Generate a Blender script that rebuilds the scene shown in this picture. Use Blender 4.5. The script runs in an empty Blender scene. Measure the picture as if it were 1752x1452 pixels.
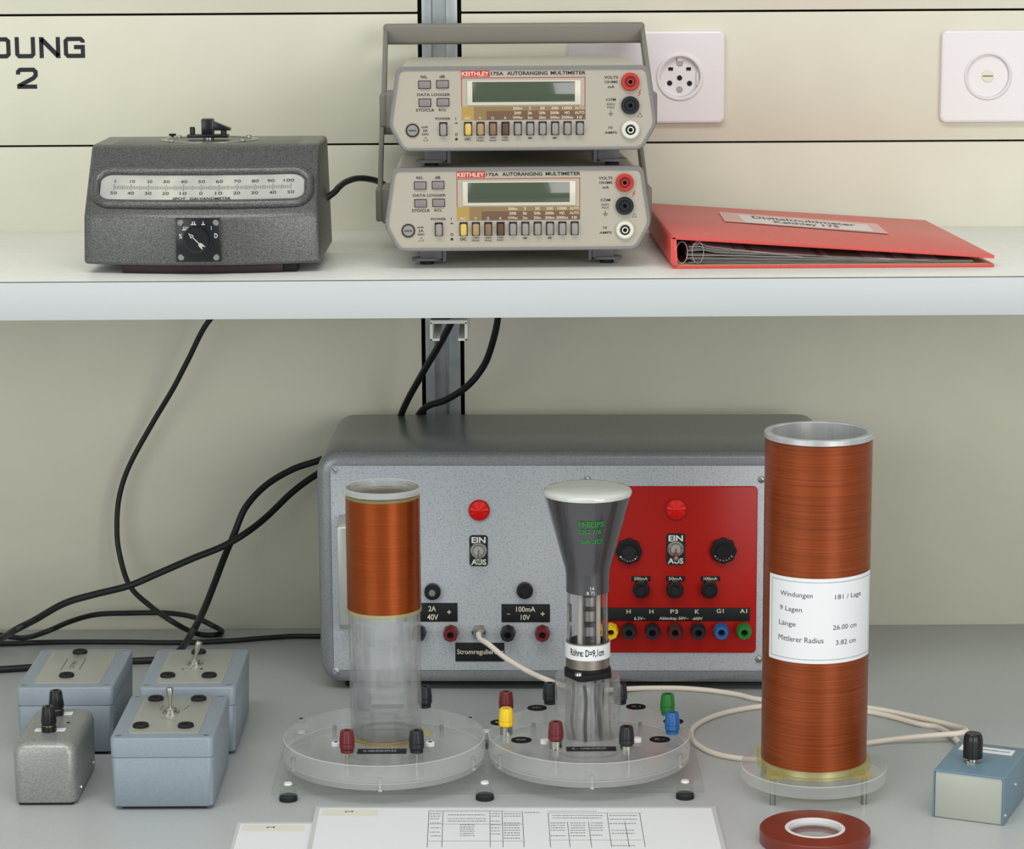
import bpy, bmesh, math, random
from mathutils import Vector, Matrix
random.seed(4)
SC = bpy.context.scene
COL = SC.collection
K = 0.001                                   # everything below is written in millimetres
R = math.radians
H, FPX, TILT, ROLL = 689.0, 4400.0, R(10.6), R(0.33)
YW, ZS, YSF = 2554.0, 409.0, 2168.0          # wall plane, shelf top, shelf front

# ---------------------------------------------------------------- camera
cd = bpy.data.cameras.new('camera'); cam = bpy.data.objects.new('camera', cd); COL.objects.link(cam)
cd.lens = FPX/1752*36; cd.sensor_width = 36; cd.clip_start = 0.05
cr, sr = math.cos(ROLL), math.sin(ROLL); ct, st = math.cos(TILT), math.sin(TILT)
Rv = Vector((1, 0, 0)); Uv = Vector((0, st, ct)); Fv = Vector((0, ct, -st))
cr_v = Rv*cr - Uv*sr; cu_v = Uv*cr + Rv*sr
cam.matrix_world = Matrix(((cr_v.x, cu_v.x, -Fv.x, 0), (cr_v.y, cu_v.y, -Fv.y, 0), (cr_v.z, cu_v.z, -Fv.z, H*K), (0, 0, 0, 1)))
SC.camera = cam
# ---------------------------------------------------------------- world, lights, exposure
w = bpy.data.worlds.new('world'); SC.world = w; w.use_nodes = True
bg = w.node_tree.nodes['Background']; bg.inputs[0].default_value = (.93, .97, 1.0, 1); bg.inputs[1].default_value = .47
SC.view_settings.view_transform = 'Standard'; SC.view_settings.look = 'None'
SC.view_settings.exposure = 0.0; SC.view_settings.gamma = 1; SC.view_settings.use_curve_mapping = False
def area(name, loc, target, sx, sy, power, color):
    l = bpy.data.lights.new(name, 'AREA'); l.shape = 'RECTANGLE'; l.size = sx; l.size_y = sy; l.energy = power; l.color = color
    o = bpy.data.objects.new(name, l); COL.objects.link(o); o.location = loc
    o.rotation_euler = (Vector(target)-Vector(loc)).to_track_quat('-Z', 'Y').to_euler(); return o
area('ceiling_light', (-.2, .7, 2.2), (0, 2.1, .0), 2.4, .6, 28, (1, .97, .92))
area('window_light', (-1.8, -.3, .75), (0, 2.3, .15), 1.8, 1.4, 17, (.96, .99, .98))
area('window_light', (1.6, -.6, .75), (0, 2.3, .15), 1.4, 1.4, 27, (1, .965, .945))

# ---------------------------------------------------------------- helpers
def ray(px, py):
    a = (px-876)/FPX; b = (726-py)/FPX
    return Vector((a*cr+b*sr, ct+(-a*sr+b*cr)*st, -st+(-a*sr+b*cr)*ct))
def at_z(px, py, z): r = ray(px, py); t = (z-H)/r.z; return Vector((r.x*t, r.y*t, z))
def at_y(px, py, y): r = ray(px, py); t = y/r.y; return Vector((r.x*t, y, H+r.z*t))
def plane_xy(px, py, loc, yaw, c, ax):
    """point of the picture on a face of a placed thing -> the thing's own coordinates (mm)"""
    M = (Matrix.Translation(Vector(loc)) @ Matrix.Rotation(yaw, 4, 'Z')).inverted()
    o = M @ Vector((0, 0, H)); d = M.to_3x3() @ ray(px, py)
    t = (c-o[ax])/d[ax]; return o+d*t

def lin(v): v /= 255; return v/12.92 if v <= .04045 else ((v+.055)/1.055)**2.4
def rgb(r, g, b): return (lin(r), lin(g), lin(b), 1)
MATS = {}
def mat(name, col, rough=.5, metal=0, trans=0, ior=1.49, spec=.5, emit=0, coat=0, alpha=1):
    if name in MATS: return MATS[name]
    m = bpy.data.materials.new(name); m.use_nodes = True; p = m.node_tree.nodes['Principled BSDF']
    p.inputs['Base Color'].default_value = rgb(*col); p.inputs['Roughness'].default_value = rough
    p.inputs['Metallic'].default_value = metal; p.inputs['Transmission Weight'].default_value = trans
    p.inputs['IOR'].default_value = ior; p.inputs['Specular IOR Level'].default_value = spec
    p.inputs['Coat Weight'].default_value = coat; p.inputs['Alpha'].default_value = alpha
    MATS[name] = m; return m
def speckle(name, c1, c2, scale, rough=.45, metal=0, bump=.1, pos=(.4, .6), stretch=None, c3=None, coat=0, dist=.0003):
    """two or three colours of noise with a matching fine bump"""
    m = mat(name, c1, rough, metal, coat=coat); nt = m.node_tree; p = nt.nodes['Principled BSDF']
    tc = nt.nodes.new('ShaderNodeTexCoord'); mp = nt.nodes.new('ShaderNodeMapping'); nz = nt.nodes.new('ShaderNodeTexNoise')
    nz.inputs['Scale'].default_value = scale; nz.inputs['Detail'].default_value = 3
    if stretch: mp.inputs['Scale'].default_value = stretch
    cp = nt.nodes.new('ShaderNodeValToRGB'); e = cp.color_ramp.elements
    e[0].position = pos[0]; e[0].color = rgb(*c1); e[1].position = pos[1]; e[1].color = rgb(*c2)
    if c3: n = e.new((pos[0]+pos[1])/2); n.color = rgb(*c3)
    bp = nt.nodes.new('ShaderNodeBump'); bp.inputs['Strength'].default_value = bump; bp.inputs['Distance'].default_value = dist
    L = nt.links.new
    L(tc.outputs['Object'], mp.inputs[0]); L(mp.outputs[0], nz.inputs['Vector']); L(nz.outputs[0], cp.inputs[0])
    L(cp.outputs[0], p.inputs['Base Color']); L(nz.outputs[0], bp.inputs['Height']); L(bp.outputs[0], p.inputs['Normal'])
    return m

cream = speckle('cream_panel', (218, 216, 197), (220, 218, 199), 20, .38, bump=.0)
laminate = speckle('white_laminate', (228, 230, 224), (232, 234, 228), 90, .32, bump=.02)
edgeband = mat('edge_band', (200, 206, 206), .4)
seam = mat('dark_seam', (96, 94, 88), .6)
deskm = speckle('grey_worktop', (190, 195, 194), (194, 199, 198), 500, .34, bump=.04)
dark = mat('dark_gap', (18, 19, 20), .8)
galv = speckle('galvanised_steel', (168, 176, 178), (182, 189, 190), 60, .36, .35, .03)
black = mat('black_plastic', (20, 20, 23), .32)
blackm = mat('matt_black', (22, 23, 25), .6, spec=.35)
rubber = mat('black_cable', (17, 20, 23), .5)
rubberf = mat('rubber_foot', (16, 18, 24), .7)
ink = mat('black_ink', (22, 24, 32), .6)
greyink = mat('grey_ink', (78, 77, 80), .6)
white = mat('white_ink', (226, 228, 222), .6)
paper = mat('paper', (236, 239, 240), .55)
plate_w = mat('white_socket_plastic', (230, 227, 227), .3)
chrome = mat('nickel', (190, 188, 180), .22, 1)
steel = mat('steel', (165, 165, 160), .35, 1)
alu = speckle('aluminium_tube', (206, 208, 208), (220, 222, 222), 120, .32, .7, .03, stretch=(1, 1, .1))
def acrylic(name, tint, refr, milk, milkcol=(225, 232, 228), rough=.03):
    """cast acrylic: part straight-through, part refracting, a little milky scatter, fresnel gloss"""
    m = bpy.data.materials.new(name); m.use_nodes = True; nt = m.node_tree; nt.nodes.clear(); N = nt.nodes.new; L = nt.links.new
    out = N('ShaderNodeOutputMaterial'); tr = N('ShaderNodeBsdfTransparent'); tr.inputs[0].default_value = rgb(*tint)
    gl = N('ShaderNodeBsdfGlass'); gl.inputs['Color'].default_value = rgb(*tint); gl.inputs['IOR'].default_value = 1.45; gl.inputs['Roughness'].default_value = rough
    df = N('ShaderNodeBsdfDiffuse'); df.inputs[0].default_value = rgb(*milkcol); gs = N('ShaderNodeBsdfGlossy'); gs.inputs['Roughness'].default_value = rough+.03
    lw = N('ShaderNodeLayerWeight'); lw.inputs[0].default_value = .5; pw = N('ShaderNodeMath'); pw.operation = 'POWER'; pw.inputs[1].default_value = 4
    fr = N('ShaderNodeMapRange'); fr.inputs['To Min'].default_value = .015; fr.inputs['To Max'].default_value = .45; L(lw.outputs['Facing'], pw.inputs[0]); L(pw.outputs[0], fr.inputs[0])
    m1, m2, m3 = N('ShaderNodeMixShader'), N('ShaderNodeMixShader'), N('ShaderNodeMixShader')
    m1.inputs[0].default_value = refr; L(tr.outputs[0], m1.inputs[1]); L(gl.outputs[0], m1.inputs[2])
    m2.inputs[0].default_value = milk; L(m1.outputs[0], m2.inputs[1]); L(df.outputs[0], m2.inputs[2])
    L(fr.outputs[0], m3.inputs[0]); L(m2.outputs[0], m3.inputs[1]); L(gs.outputs[0], m3.inputs[2]); L(m3.outputs[0], out.inputs[0])
    MATS[name] = m; return m
acryl = acrylic('clear_acrylic', (253, 254, 253), .12, .03)
acryl_t = acrylic('tube_acrylic', (255, 255, 255), .3, .035, (236, 240, 240))
acryl_p = acrylic('plate_acrylic', (254, 255, 254), .0, .02)
acryl_f = acrylic('frosted_acrylic', (254, 254, 253), .06, .13, (236, 240, 238), rough=.1)
acryl_e = acrylic('acrylic_edge', (254, 254, 253), .12, .24, (240, 243, 241), rough=.1)  # milky side walls, extra white puts the brightness of lit edges into the colour
acryl_c = acrylic('acrylic_chamfer_highlight', (254, 254, 253), .0, .4, (242, 245, 244), rough=.15)  # white chamfer paints in the bright highlight line along the disc rims
acryl_y = acrylic('yellowed_acrylic', (250, 246, 214), .15, .14, (232, 222, 170))
glue = mat('yellow_glue', (190, 160, 70), .3, 0, .6, 1.45)
glass = mat('clear_glass', (250, 250, 250), .0, 0, 1, 1.45)
maroon = mat('maroon_plastic', (104, 30, 34), .35)
yellowp = mat('yellow_plastic', (238, 200, 30), .35)
bluep = mat('blue_plastic', (40, 96, 156), .35)
greenp = mat('green_plastic', (34, 120, 44), .35)
blackp = mat('dark_post_plastic', (30, 32, 38), .38)
redp = mat('red_plastic', (190, 52, 42), .35)
whitecable = mat('cream_cable', (238, 228, 212), .4)

class B:
    """collects primitives in mm and links them as ONE mesh object"""
    def __init__(s): s.bm = bmesh.new(); s.warp = None
    def _add(s, t, mi, M=None):
        if M is not None: bmesh.ops.transform(t, matrix=M, verts=t.verts)
        if s.warp:
            for v in t.verts: v.co = Vector(s.warp(v.co))
        for f in t.faces: f.material_index = mi
        me = bpy.data.meshes.new('tmp'); t.to_mesh(me); t.free(); s.bm.from_mesh(me); bpy.data.meshes.remove(me); return s
    def box(s, x0, x1, y0, y1, z0, z1, bev=0, seg=2, mi=0, M=None):
        t = bmesh.new(); bmesh.ops.create_cube(t, size=1)
        for v in t.verts: v.co = Vector(((x0+x1)/2+v.co.x*(x1-x0), (y0+y1)/2+v.co.y*(y1-y0), (z0+z1)/2+v.co.z*(z1-z0)))
        if bev: bmesh.ops.bevel(t, geom=t.edges[:], offset=bev, segments=seg, profile=.5, affect='EDGES')
        return s._add(t, mi, M)
    def prism(s, pts, d0, d1, axis='z', bev=0, seg=2, mi=0, M=None, ang=20):
        """2D outline swept between d0 and d1; axis y: pts are (x,z); axis x: pts are (y,z)"""
        f = {'z': lambda a, b, d: (a, b, d), 'y': lambda a, b, d: (a, d, b), 'x': lambda a, b, d: (d, a, b)}[axis]
        t = bmesh.new(); A = [t.verts.new(f(a, b, d0)) for a, b in pts]; C = [t.verts.new(f(a, b, d1)) for a, b in pts]; n = len(pts)
        t.faces.new(A); t.faces.new(C[::-1])
        for i in range(n): t.faces.new((A[i], C[i], C[(i+1) % n], A[(i+1) % n]))
        bmesh.ops.recalc_face_normals(t, faces=t.faces[:])
        if bev: bmesh.ops.bevel(t, geom=[e for e in t.edges if e.calc_face_angle(0) > R(ang)], offset=bev, segments=seg, profile=.5, affect='EDGES')
        return s._add(t, mi, M)
    def lathe(s, prof, c=(0, 0, 0), axis='z', seg=32, mi=0, flute=0, nfl=10, M=None, closed=False):
        t = bmesh.new(); rings = []
        for r, h in prof:
            if r <= 1e-6: rings.append([t.verts.new((0, 0, h))]*seg)
            else: rings.append([t.verts.new((r*(1+(flute*math.cos(nfl*2*math.pi*i/seg) if flute else 0))*math.cos(2*math.pi*i/seg), r*(1+(flute*math.cos(nfl*2*math.pi*i/seg) if flute else 0))*math.sin(2*math.pi*i/seg), h)) for i in range(seg)])
        prs = list(zip(rings, rings[1:]))
        if closed: prs.append((rings[-1], rings[0]))
        for a, b in prs:
            for i in range(seg):
                q = [a[i], a[(i+1) % seg], b[(i+1) % seg], b[i]]; q = [v for k, v in enumerate(q) if v not in q[:k]]
                if len(q) > 2: t.faces.new(q)
        bmesh.ops.recalc_face_normals(t, faces=t.faces[:])
        A = Matrix.Identity(4) if axis == 'z' else (Matrix.Rotation(R(90), 4, 'X') if axis == 'y' else Matrix.Rotation(R(90), 4, 'Y'))
        A = Matrix.Translation(Vector(c)) @ A
        return s._add(t, mi, (M @ A) if M is not None else A)
    def cyl(s, c, r, h, axis='z', seg=24, mi=0, bev=0, flute=0, nfl=10, M=None):
        """axis z: from c upwards; axis y: from c towards the viewer (-y); axis x: towards +x"""
        pr = [(0, 0), (r, 0), (r, h-bev), (r-bev, h), (0, h)] if bev else [(0, 0), (r, 0), (r, h), (0, h)]
        return s.lathe(pr, c, axis, seg, mi, flute, nfl, M)
    def ring(s, c, ro, ri, h, axis='z', seg=32, mi=0, b=0):
        return s.lathe([(ri, 0), (ro, 0), (ro, h-b), (ro-b, h), (ri+b, h), (ri, h-b)] if b else [(ri, 0), (ro, 0), (ro, h), (ri, h)], c, axis, seg, mi, closed=True)
    def tube(s, pts, r, seg=10, mi=0, closed=False, sub=6, flat=1, up=None):
        P = [Vector(p) for p in pts]; n = len(P); Q = []
        if sub > 1:
            for i in range(n if closed else n-1):
                g = lambda k: P[k % n] if closed else P[max(0, min(n-1, k))]
                p0, p1, p2, p3 = g(i-1), g(i), g(i+1), g(i+2)
                for j in range(sub):
                    u = j/sub; Q.append(.5*((2*p1)+(p2-p0)*u+(2*p0-5*p1+4*p2-p3)*u*u+(3*p1-p0-3*p2+p3)*u**3))
            if not closed: Q.append(P[-1])
        else: Q = P
        t = bmesh.new(); rings = []; N = len(Q); nrm = None
        for i in range(N):
            d = (Q[(i+1) % N]-Q[i-1]) if closed else (Q[min(N-1, i+1)]-Q[max(0, i-1)])
            d.normalize()
            if up is not None: nrm = Vector(up)
            elif nrm is None: nrm = Vector((0, 0, 1)) if abs(d.z) < .9 else Vector((0, 1, 0))
            nrm = (nrm-d*nrm.dot(d)).normalized(); bn = d.cross(nrm)
            rings.append([t.verts.new(Q[i]+nrm*(math.cos(2*math.pi*k/seg)*r*flat)+bn*(math.sin(2*math.pi*k/seg)*r)) for k in range(seg)])
        for i in range(N if closed else N-1):
            a, b = rings[i], rings[(i+1) % N]
            for k in range(seg): t.faces.new((a[k], a[(k+1) % seg], b[(k+1) % seg], b[k]))
        if not closed: t.faces.new(rings[0][::-1]); t.faces.new(rings[-1])
        bmesh.ops.recalc_face_normals(t, faces=t.faces[:])
        return s._add(t, mi)
    def text(s, txt, x0, x1, z0, z1, y=0, mi=0, face='y', bold=0, M=None, rot=0):
        """lettering that fills the box x0..x1 / z0..z1, on the face y=const ('y') or z=const ('z')"""
        me = text_mesh(txt, bold); t = bmesh.new(); t.from_mesh(me)
        xs = [v.co.x for v in t.verts]; ys = [v.co.y for v in t.verts]
        ax, bx, ay, by = min(xs), max(xs), min(ys), max(ys)
        if ax == bx: t.free(); return s
        for v in t.verts:
            u = x0+(v.co.x-ax)/(bx-ax)*(x1-x0); q = z0+(v.co.y-ay)/max(1e-6, by-ay)*(z1-z0)
            if rot: cx, cz = (x0+x1)/2, (z0+z1)/2; u, q = cx+(u-cx)*math.cos(rot)-(q-cz)*math.sin(rot), cz+(u-cx)*math.sin(rot)+(q-cz)*math.cos(rot)
            v.co = (u, y, q) if face == 'y' else (u, q, y)
        return s._add(t, mi, M)
    def quad(s, pts, mi=0, cuts=0):
        t = bmesh.new(); vs = [t.verts.new(p) for p in pts]; t.faces.new(vs)
        if cuts: bmesh.ops.subdivide_edges(t, edges=t.edges[:], cuts=cuts, use_grid_fill=True)
        return s._add(t, mi)
    def obj(s, name, mats, parent=None, loc=(0, 0, 0), rot=(0, 0, 0), sharp=38):
        bmesh.ops.scale(s.bm, vec=(K, K, K), verts=s.bm.verts)
        me = bpy.data.meshes.new(name); s.bm.to_mesh(me); s.bm.free()
        for m in (mats if isinstance(mats, (list, tuple)) else [mats]): me.materials.append(m)
        me.polygons.foreach_set('use_smooth', [True]*len(me.polygons)); me.set_sharp_from_angle(angle=R(sharp))
        o = bpy.data.objects.new(name, me); COL.objects.link(o)
        o.location = Vector(loc)*K; o.rotation_euler = rot
        if parent: o.parent = parent
        return o
TM = {}
def text_mesh(txt, bold):
    if (txt, bold) in TM: return TM[(txt, bold)]
    c = bpy.data.curves.new('t', 'FONT'); c.body = txt; c.offset = bold; c.resolution_u = 3
    o = bpy.data.objects.new('t', c); me = bpy.data.meshes.new_from_object(o)
    bpy.data.objects.remove(o); TM[(txt, bold)] = me; return me
def tag(o, label, cat, group=None):
    o['label'] = label; o['category'] = cat
    if group: o['group'] = group
    return o
def struct(o): o['kind'] = 'structure'; return o
def thing(name, label, cat, loc=(0, 0, 0), yaw=0, group=None):
    o = bpy.data.objects.new(name, None); COL.objects.link(o); o.empty_display_size = .02
    o.location = Vector(loc)*K; o.rotation_euler = (0, 0, yaw); return tag(o, label, cat, group)
def copy_tree(o, parent=None):
    c = o.copy(); COL.objects.link(c); c.parent = parent
    for ch in [x for x in SC.objects if x.parent == o]: copy_tree(ch, c)
    return c
def rrect(x0, x1, z0, z1, r, n=5):
    P = []
    for cx, cz, a in ((x1-r, z1-r, 0), (x0+r, z1-r, 90), (x0+r, z0+r, 180), (x1-r, z0+r, 270)):
        for i in range(n+1): t = R(a+90*i/n); P.append((cx+r*math.cos(t), cz+r*math.sin(t)))
    return P

def dense(P, step=6):
    Q = []
    for i in range(len(P)):
        a, c_ = Vector(P[i]), Vector(P[(i+1) % len(P)]); k_ = max(1, int((c_-a).length/step))
        for j in range(k_): Q.append(a.lerp(c_, j/k_))
    return Q

# ================================================================ THE SETTING
b = B()
b.box(-1500, 1500, YW+18, YW+40, -20, 1500, mi=1)
for x0, x1 in ((-1500, -90.5), (-47.5, 1500)):
    for z0, z1 in ((-20, 493), (495, 621), (623.2, 1500)):
        b.box(x0, x1, YW, YW+19, z0, z1, bev=.6, seg=2)
struct(b.obj('wall_back', [cream, dark]))
b = B(); b.box(-1500, 1500, -900, YW+40, -760, -740); struct(b.obj('floor', [mat('floor_lino', (150, 146, 138), .5)]))
b = B(); b.box(-1300, 1300, 900, YW-.5, -38, 0, bev=1)
tag(b.obj('worktop', [deskm]), 'wide smooth grey laboratory worktop under all the apparatus', 'worktop')

# galvanised upright between the panels
b = B(); zt = 1450
b.prism([(-86.5, 14), (-86.5, 0), (-77.5, 0), (-76, 3), (-76, 9), (-64, 9), (-64, 3), (-62.5, 0), (-51.5, 0), (-51.5, 14)], .5, zt, 'z', bev=.5)
o = b.obj('shelf_upright', [galv], loc=(0, YW+1, 0)); tag(o, 'vertical galvanised steel channel upright set between the cream wall panels', 'rail')
# shelf
sh = thing('wall_shelf', 'long white laminate shelf carrying the meters and the red binder', 'shelf', (0, 0, ZS))
b = B(); b.box(-1300, 1300, YSF+.7, YW-.5, -33, 0, bev=.2); b.obj('board', [laminate], sh)
b = B(); b.box(-1300, 1300, YSF-.7, YSF+.6, -33.2, -1.0, bev=.25); b.obj('edge_band', [edgeband], sh)
b = B(); b.box(-1300, 1300, YSF-.5, YSF+.65, -.95, -.25); b.obj('edge_seam', [seam], sh)
# bracket: a slotted channel arm under the shelf, seen end on
p0 = at_y(735, 548, 2215); p1 = at_y(800, 583, 2215)
br = thing('shelf_bracket', 'white slotted channel bracket arm under the shelf on the steel upright', 'bracket', ((p0.x+p1.x)/2, 2215, ZS-33))
hw = (p1.x-p0.x)/2; zb = p1.z-(ZS-33)
t0 = p0.z-(ZS-33); arm = mat('bracket_enamel', (206, 208, 202), .4)
b = B(); b.prism(rrect(-hw, hw, t0-3, t0, 1.3), 0, 325, 'y'); b.box(-hw, -hw+2.6, 0, 325, zb, t0-1.5, bev=.5); b.box(hw-2.6, hw, 0, 325, zb, t0-1.5, bev=.5)
b.box(-hw, -hw+8.5, 0, 325, zb, zb+2.2, bev=.5); b.box(hw-8.5, hw, 0, 325, zb, zb+2.2, bev=.5); b.obj('channel_arm', [arm], br)
b = B(); b.box(-hw+1, 1, 6, 300, t0-.1, 0); b.obj('packing_strip', [blackm], br)

# lettering on the upper left panel, wide squarish strokes
def stroke(b, pts, wd, closed=False):
    n = len(pts); L = []; Rr = []
    for i in range(n):
        p = Vector(pts[i]); a = Vector(pts[i-1]) if (i or closed) else None; c = Vector(pts[(i+1) % n]) if (i < n-1 or closed) else None
        d1 = (p-a).normalized() if a is not None else None; d2 = (c-p).normalized() if c is not None else None
        d1 = d1 or d2; d2 = d2 or d1; n1 = Vector((-d1.y, d1.x)); n2 = Vector((-d2.y, d2.x)); m = (n1+n2).normalized(); k = wd/2/max(.4, m.dot(n1))
        L.append(p+m*k); Rr.append(p-m*k)
    t = bmesh.new(); A = [t.verts.new((q.x, -.25, q.y)) for q in L]; C = [t.verts.new((q.x, -.25, q.y)) for q in Rr]
    for i in range(n if closed else n-1): t.faces.new((A[i], C[i], C[(i+1) % n], A[(i+1) % n]))
    b._add(t, 0)
org = at_y(64, 99.5, YW); x_of = lambda px: (px-64)*.585; hgt = 20.6; wd = 4.1; e = wd/2
def U(px0, px1, f): x0, x1 = x_of(px0)+e, x_of(px1)-e; return [(x0+(x1-x0)*u, e+(hgt-wd)*v) for u, v in f]
b = B(); k = .12
stroke(b, U(-18, 19.5, [(0, 0), (1-k, 0), (1, k), (1, 1-k), (1-k, 1), (0, 1)]), wd, True)
stroke(b, U(27, 61, [(0, 1.13), (0, k), (k, 0), (1-k, 0), (1, k), (1, 1.13)]), wd)
stroke(b, U(68, 103, [(0, -.12), (0, 1.12)]), wd); stroke(b, U(68, 103, [(1, -.12), (1, 1.12)]), wd); stroke(b, U(68, 103, [(.02, 1.0), (.98, .0)]), wd*1.1)
stroke(b, U(109, 144.5, [(1, .78), (1, 1-k), (1-k, 1), (k, 1), (0, 1-k), (0, k), (k, 0), (1, 0), (1, .52), (.48, .52)]), wd)
hz = -29.8
stroke(b, [(x, z+hz) for x, z in U(27, 63.5, [(0, .72), (0, 1-k), (k, 1), (1-k, 1), (1, 1-k), (1, .66), (.86, .5), (.04, .06), (.04, 0), (1.06, 0)])], wd)
tag(b.obj('wall_lettering', [ink], loc=(org.x, YW-.05, org.z)), 'bold black squarish lettering on the upper left wall panel', 'lettering')

# ================================================================ SOCKETS
t = thing('power_socket', 'white wall plate with round three-phase style socket beside the stacked meters', 'socket', (at_y(1162.5, 131, YW).x, YW, at_y(1162.5, 131, YW).z))
cz = at_y(1162.5, 131, YW).z; zt = at_y(1162, 52.5, YW).z-cz; zb = at_y(1162, 210, YW).z-cz
def cover(t, x0, x1, hole):
    b = B(); R0 = rrect(x0, x1, zb, zt, 6, 6); ks = [max(1, int((Vector(R0[i])-Vector(R0[(i+1) % len(R0)])).length/2.2)) for i in range(len(R0))]
    def dn(P): return [Vector(P[i]).lerp(Vector(P[(i+1) % len(P)]), j/ks[i]) for i in range(len(P)) for j in range(ks[i])]
    O = dn(R0); Mi = dn(rrect(x0+.7, x1-.7, zb+.7, zt-.7, 5.6, 6)); In = dn(rrect(x0+2.4, x1-2.4, zb+2.4, zt-2.4, 4.6, 6))
    bm = bmesh.new(); A_ = [math.atan2(p.y, p.x) for p in O]
    def rg(P, y): return [bm.verts.new((p[0], y, p[1])) for p in P]
    Hc = [(hole*math.cos(a), hole*math.sin(a)) for a in A_]
    L_ = [rg(O, 0), rg(O, -4.8), rg(Mi, -6.8), rg(In, -7.5), rg(Hc, -7.5), rg(Hc, -.5)]
    N = len(O)
    for A, C in zip(L_, L_[1:]):
        for i in range(N): bm.faces.new((A[i], A[(i+1) % N], C[(i+1) % N], C[i]))
    bmesh.ops.recalc_face_normals(bm, faces=bm.faces[:]); b._add(bm, 0)
    return b.obj('cover_plate', [plate_w], t, sharp=12)
cover(t, at_y(972, 131, YW).x-at_y(1162.5, 131, YW).x, 44, 22)
b = B(); b.ring((0, -1, 0), 23.5, 19.5, 8.2, 'y', 48, b=1.2); b.obj('socket_collar', [plate_w], t)
b = B(); b.cyl((0, -1, 0), 19.4, 1.2, 'y', 40)
b.prism([(-19, 4), (-16.5, 4), (-16.5, -9), (-19, -7)], -1, -5, 'y'); b.prism([(19, 4), (16.5, 4), (16.5, -9), (19, -7)], -1, -5, 'y'); b.box(-2.5, 2.5, -5, -1, 15.5, 19)
b.obj('socket_insert', [plate_w], t)
b = B()
for x, z in ((0, -1.2), (-9.8, -6.2), (9.8, -6.6)): b = B(); b.cyl((x, -2.25, z), 2.6, .3, 'y', 16); b.obj('contact_hole', [dark], t)
for x, z in ((-8.8, 7.6), (8.8, 7.6)): b = B(); b.box(x-2.3, x+2.3, -2.6, -2.2, z-1.6, z+1.6); b.obj('contact_hole', [dark], t)
b = B()
for z in (13.2, -12.6): b = B(); b.cyl((0, -2.25, z), 3.1, .8, 'y', 16, bev=.3); b.obj('socket_screw', [steel], t)
c = at_y(1688, 129.5, YW)
t2 = thing('blank_socket_plate', 'white wall plate with round blank insert and centre screw at right edge', 'socket', (c.x, YW, c.z))
cover(t2, at_y(1608, 131, YW).x-c.x, at_y(1608, 131, YW).x-c.x+150, 22)
b = B(); b.ring((0, -1, 0), 23.5, 20.6, 8.4, 'y', 48, b=1.2); b.obj('insert_collar', [plate_w], t2)
b = B(); b.cyl((0, -1, 0), 20.5, 4.5, 'y', 40); b.obj('blank_insert', [plate_w], t2)
b = B(); b.cyl((0, -5.4, 0), 6, 1.2, 'y', 24, bev=.4); b.box(-5, 5, -6.8, -6.4, -.5, .5, mi=1); b.obj('centre_screw', [mat('ivory_screw', (224, 222, 200), .4), seam], t2)

# ================================================================ MULTIMETERS
bezelm = speckle('grey_bezel', (126, 125, 124), (130, 129, 128), 400, .45, bump=.05)
panelm = mat('beige_panel', (178, 171, 156), .5)
casem = speckle('beige_case', (180, 176, 162), (184, 180, 166), 400, .5, bump=.05)
handlem = mat('taupe_handle', (124, 121, 112), .5)
footm = mat('grey_foot', (112, 112, 118), .45)
lcd = mat('green_lcd', (70, 82, 64), .12, coat=.6)
lcdwin = mat('display_window', (212, 206, 188), .25)
btn = mat('grey_button', (146, 143, 138), .4)
brown0, brown1, brown2, brown3 = mat('mustard', (176, 146, 76), .5), mat('tan', (142, 116, 76), .5), mat('brown', (112, 84, 62), .5), mat('dark_brown', (84, 58, 42), .5)
btnc = [mat('yellow_button', (214, 186, 92), .4), mat('tan_button', (170, 140, 98), .4), mat('brown_button', (132, 104, 80), .4), mat('dark_button', (92, 62, 46), .4)]
redlogo = mat('red_logo', (196, 44, 44), .5); redink = mat('red_ink', (176, 60, 50), .6); cream_ink = mat('cream_ink', (226, 216, 190), .6)
S2 = 6.85
mx = lambda zx: (zx-863)/S2
mz = lambda zy: 17+(695-zy)/S2/.985
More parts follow.
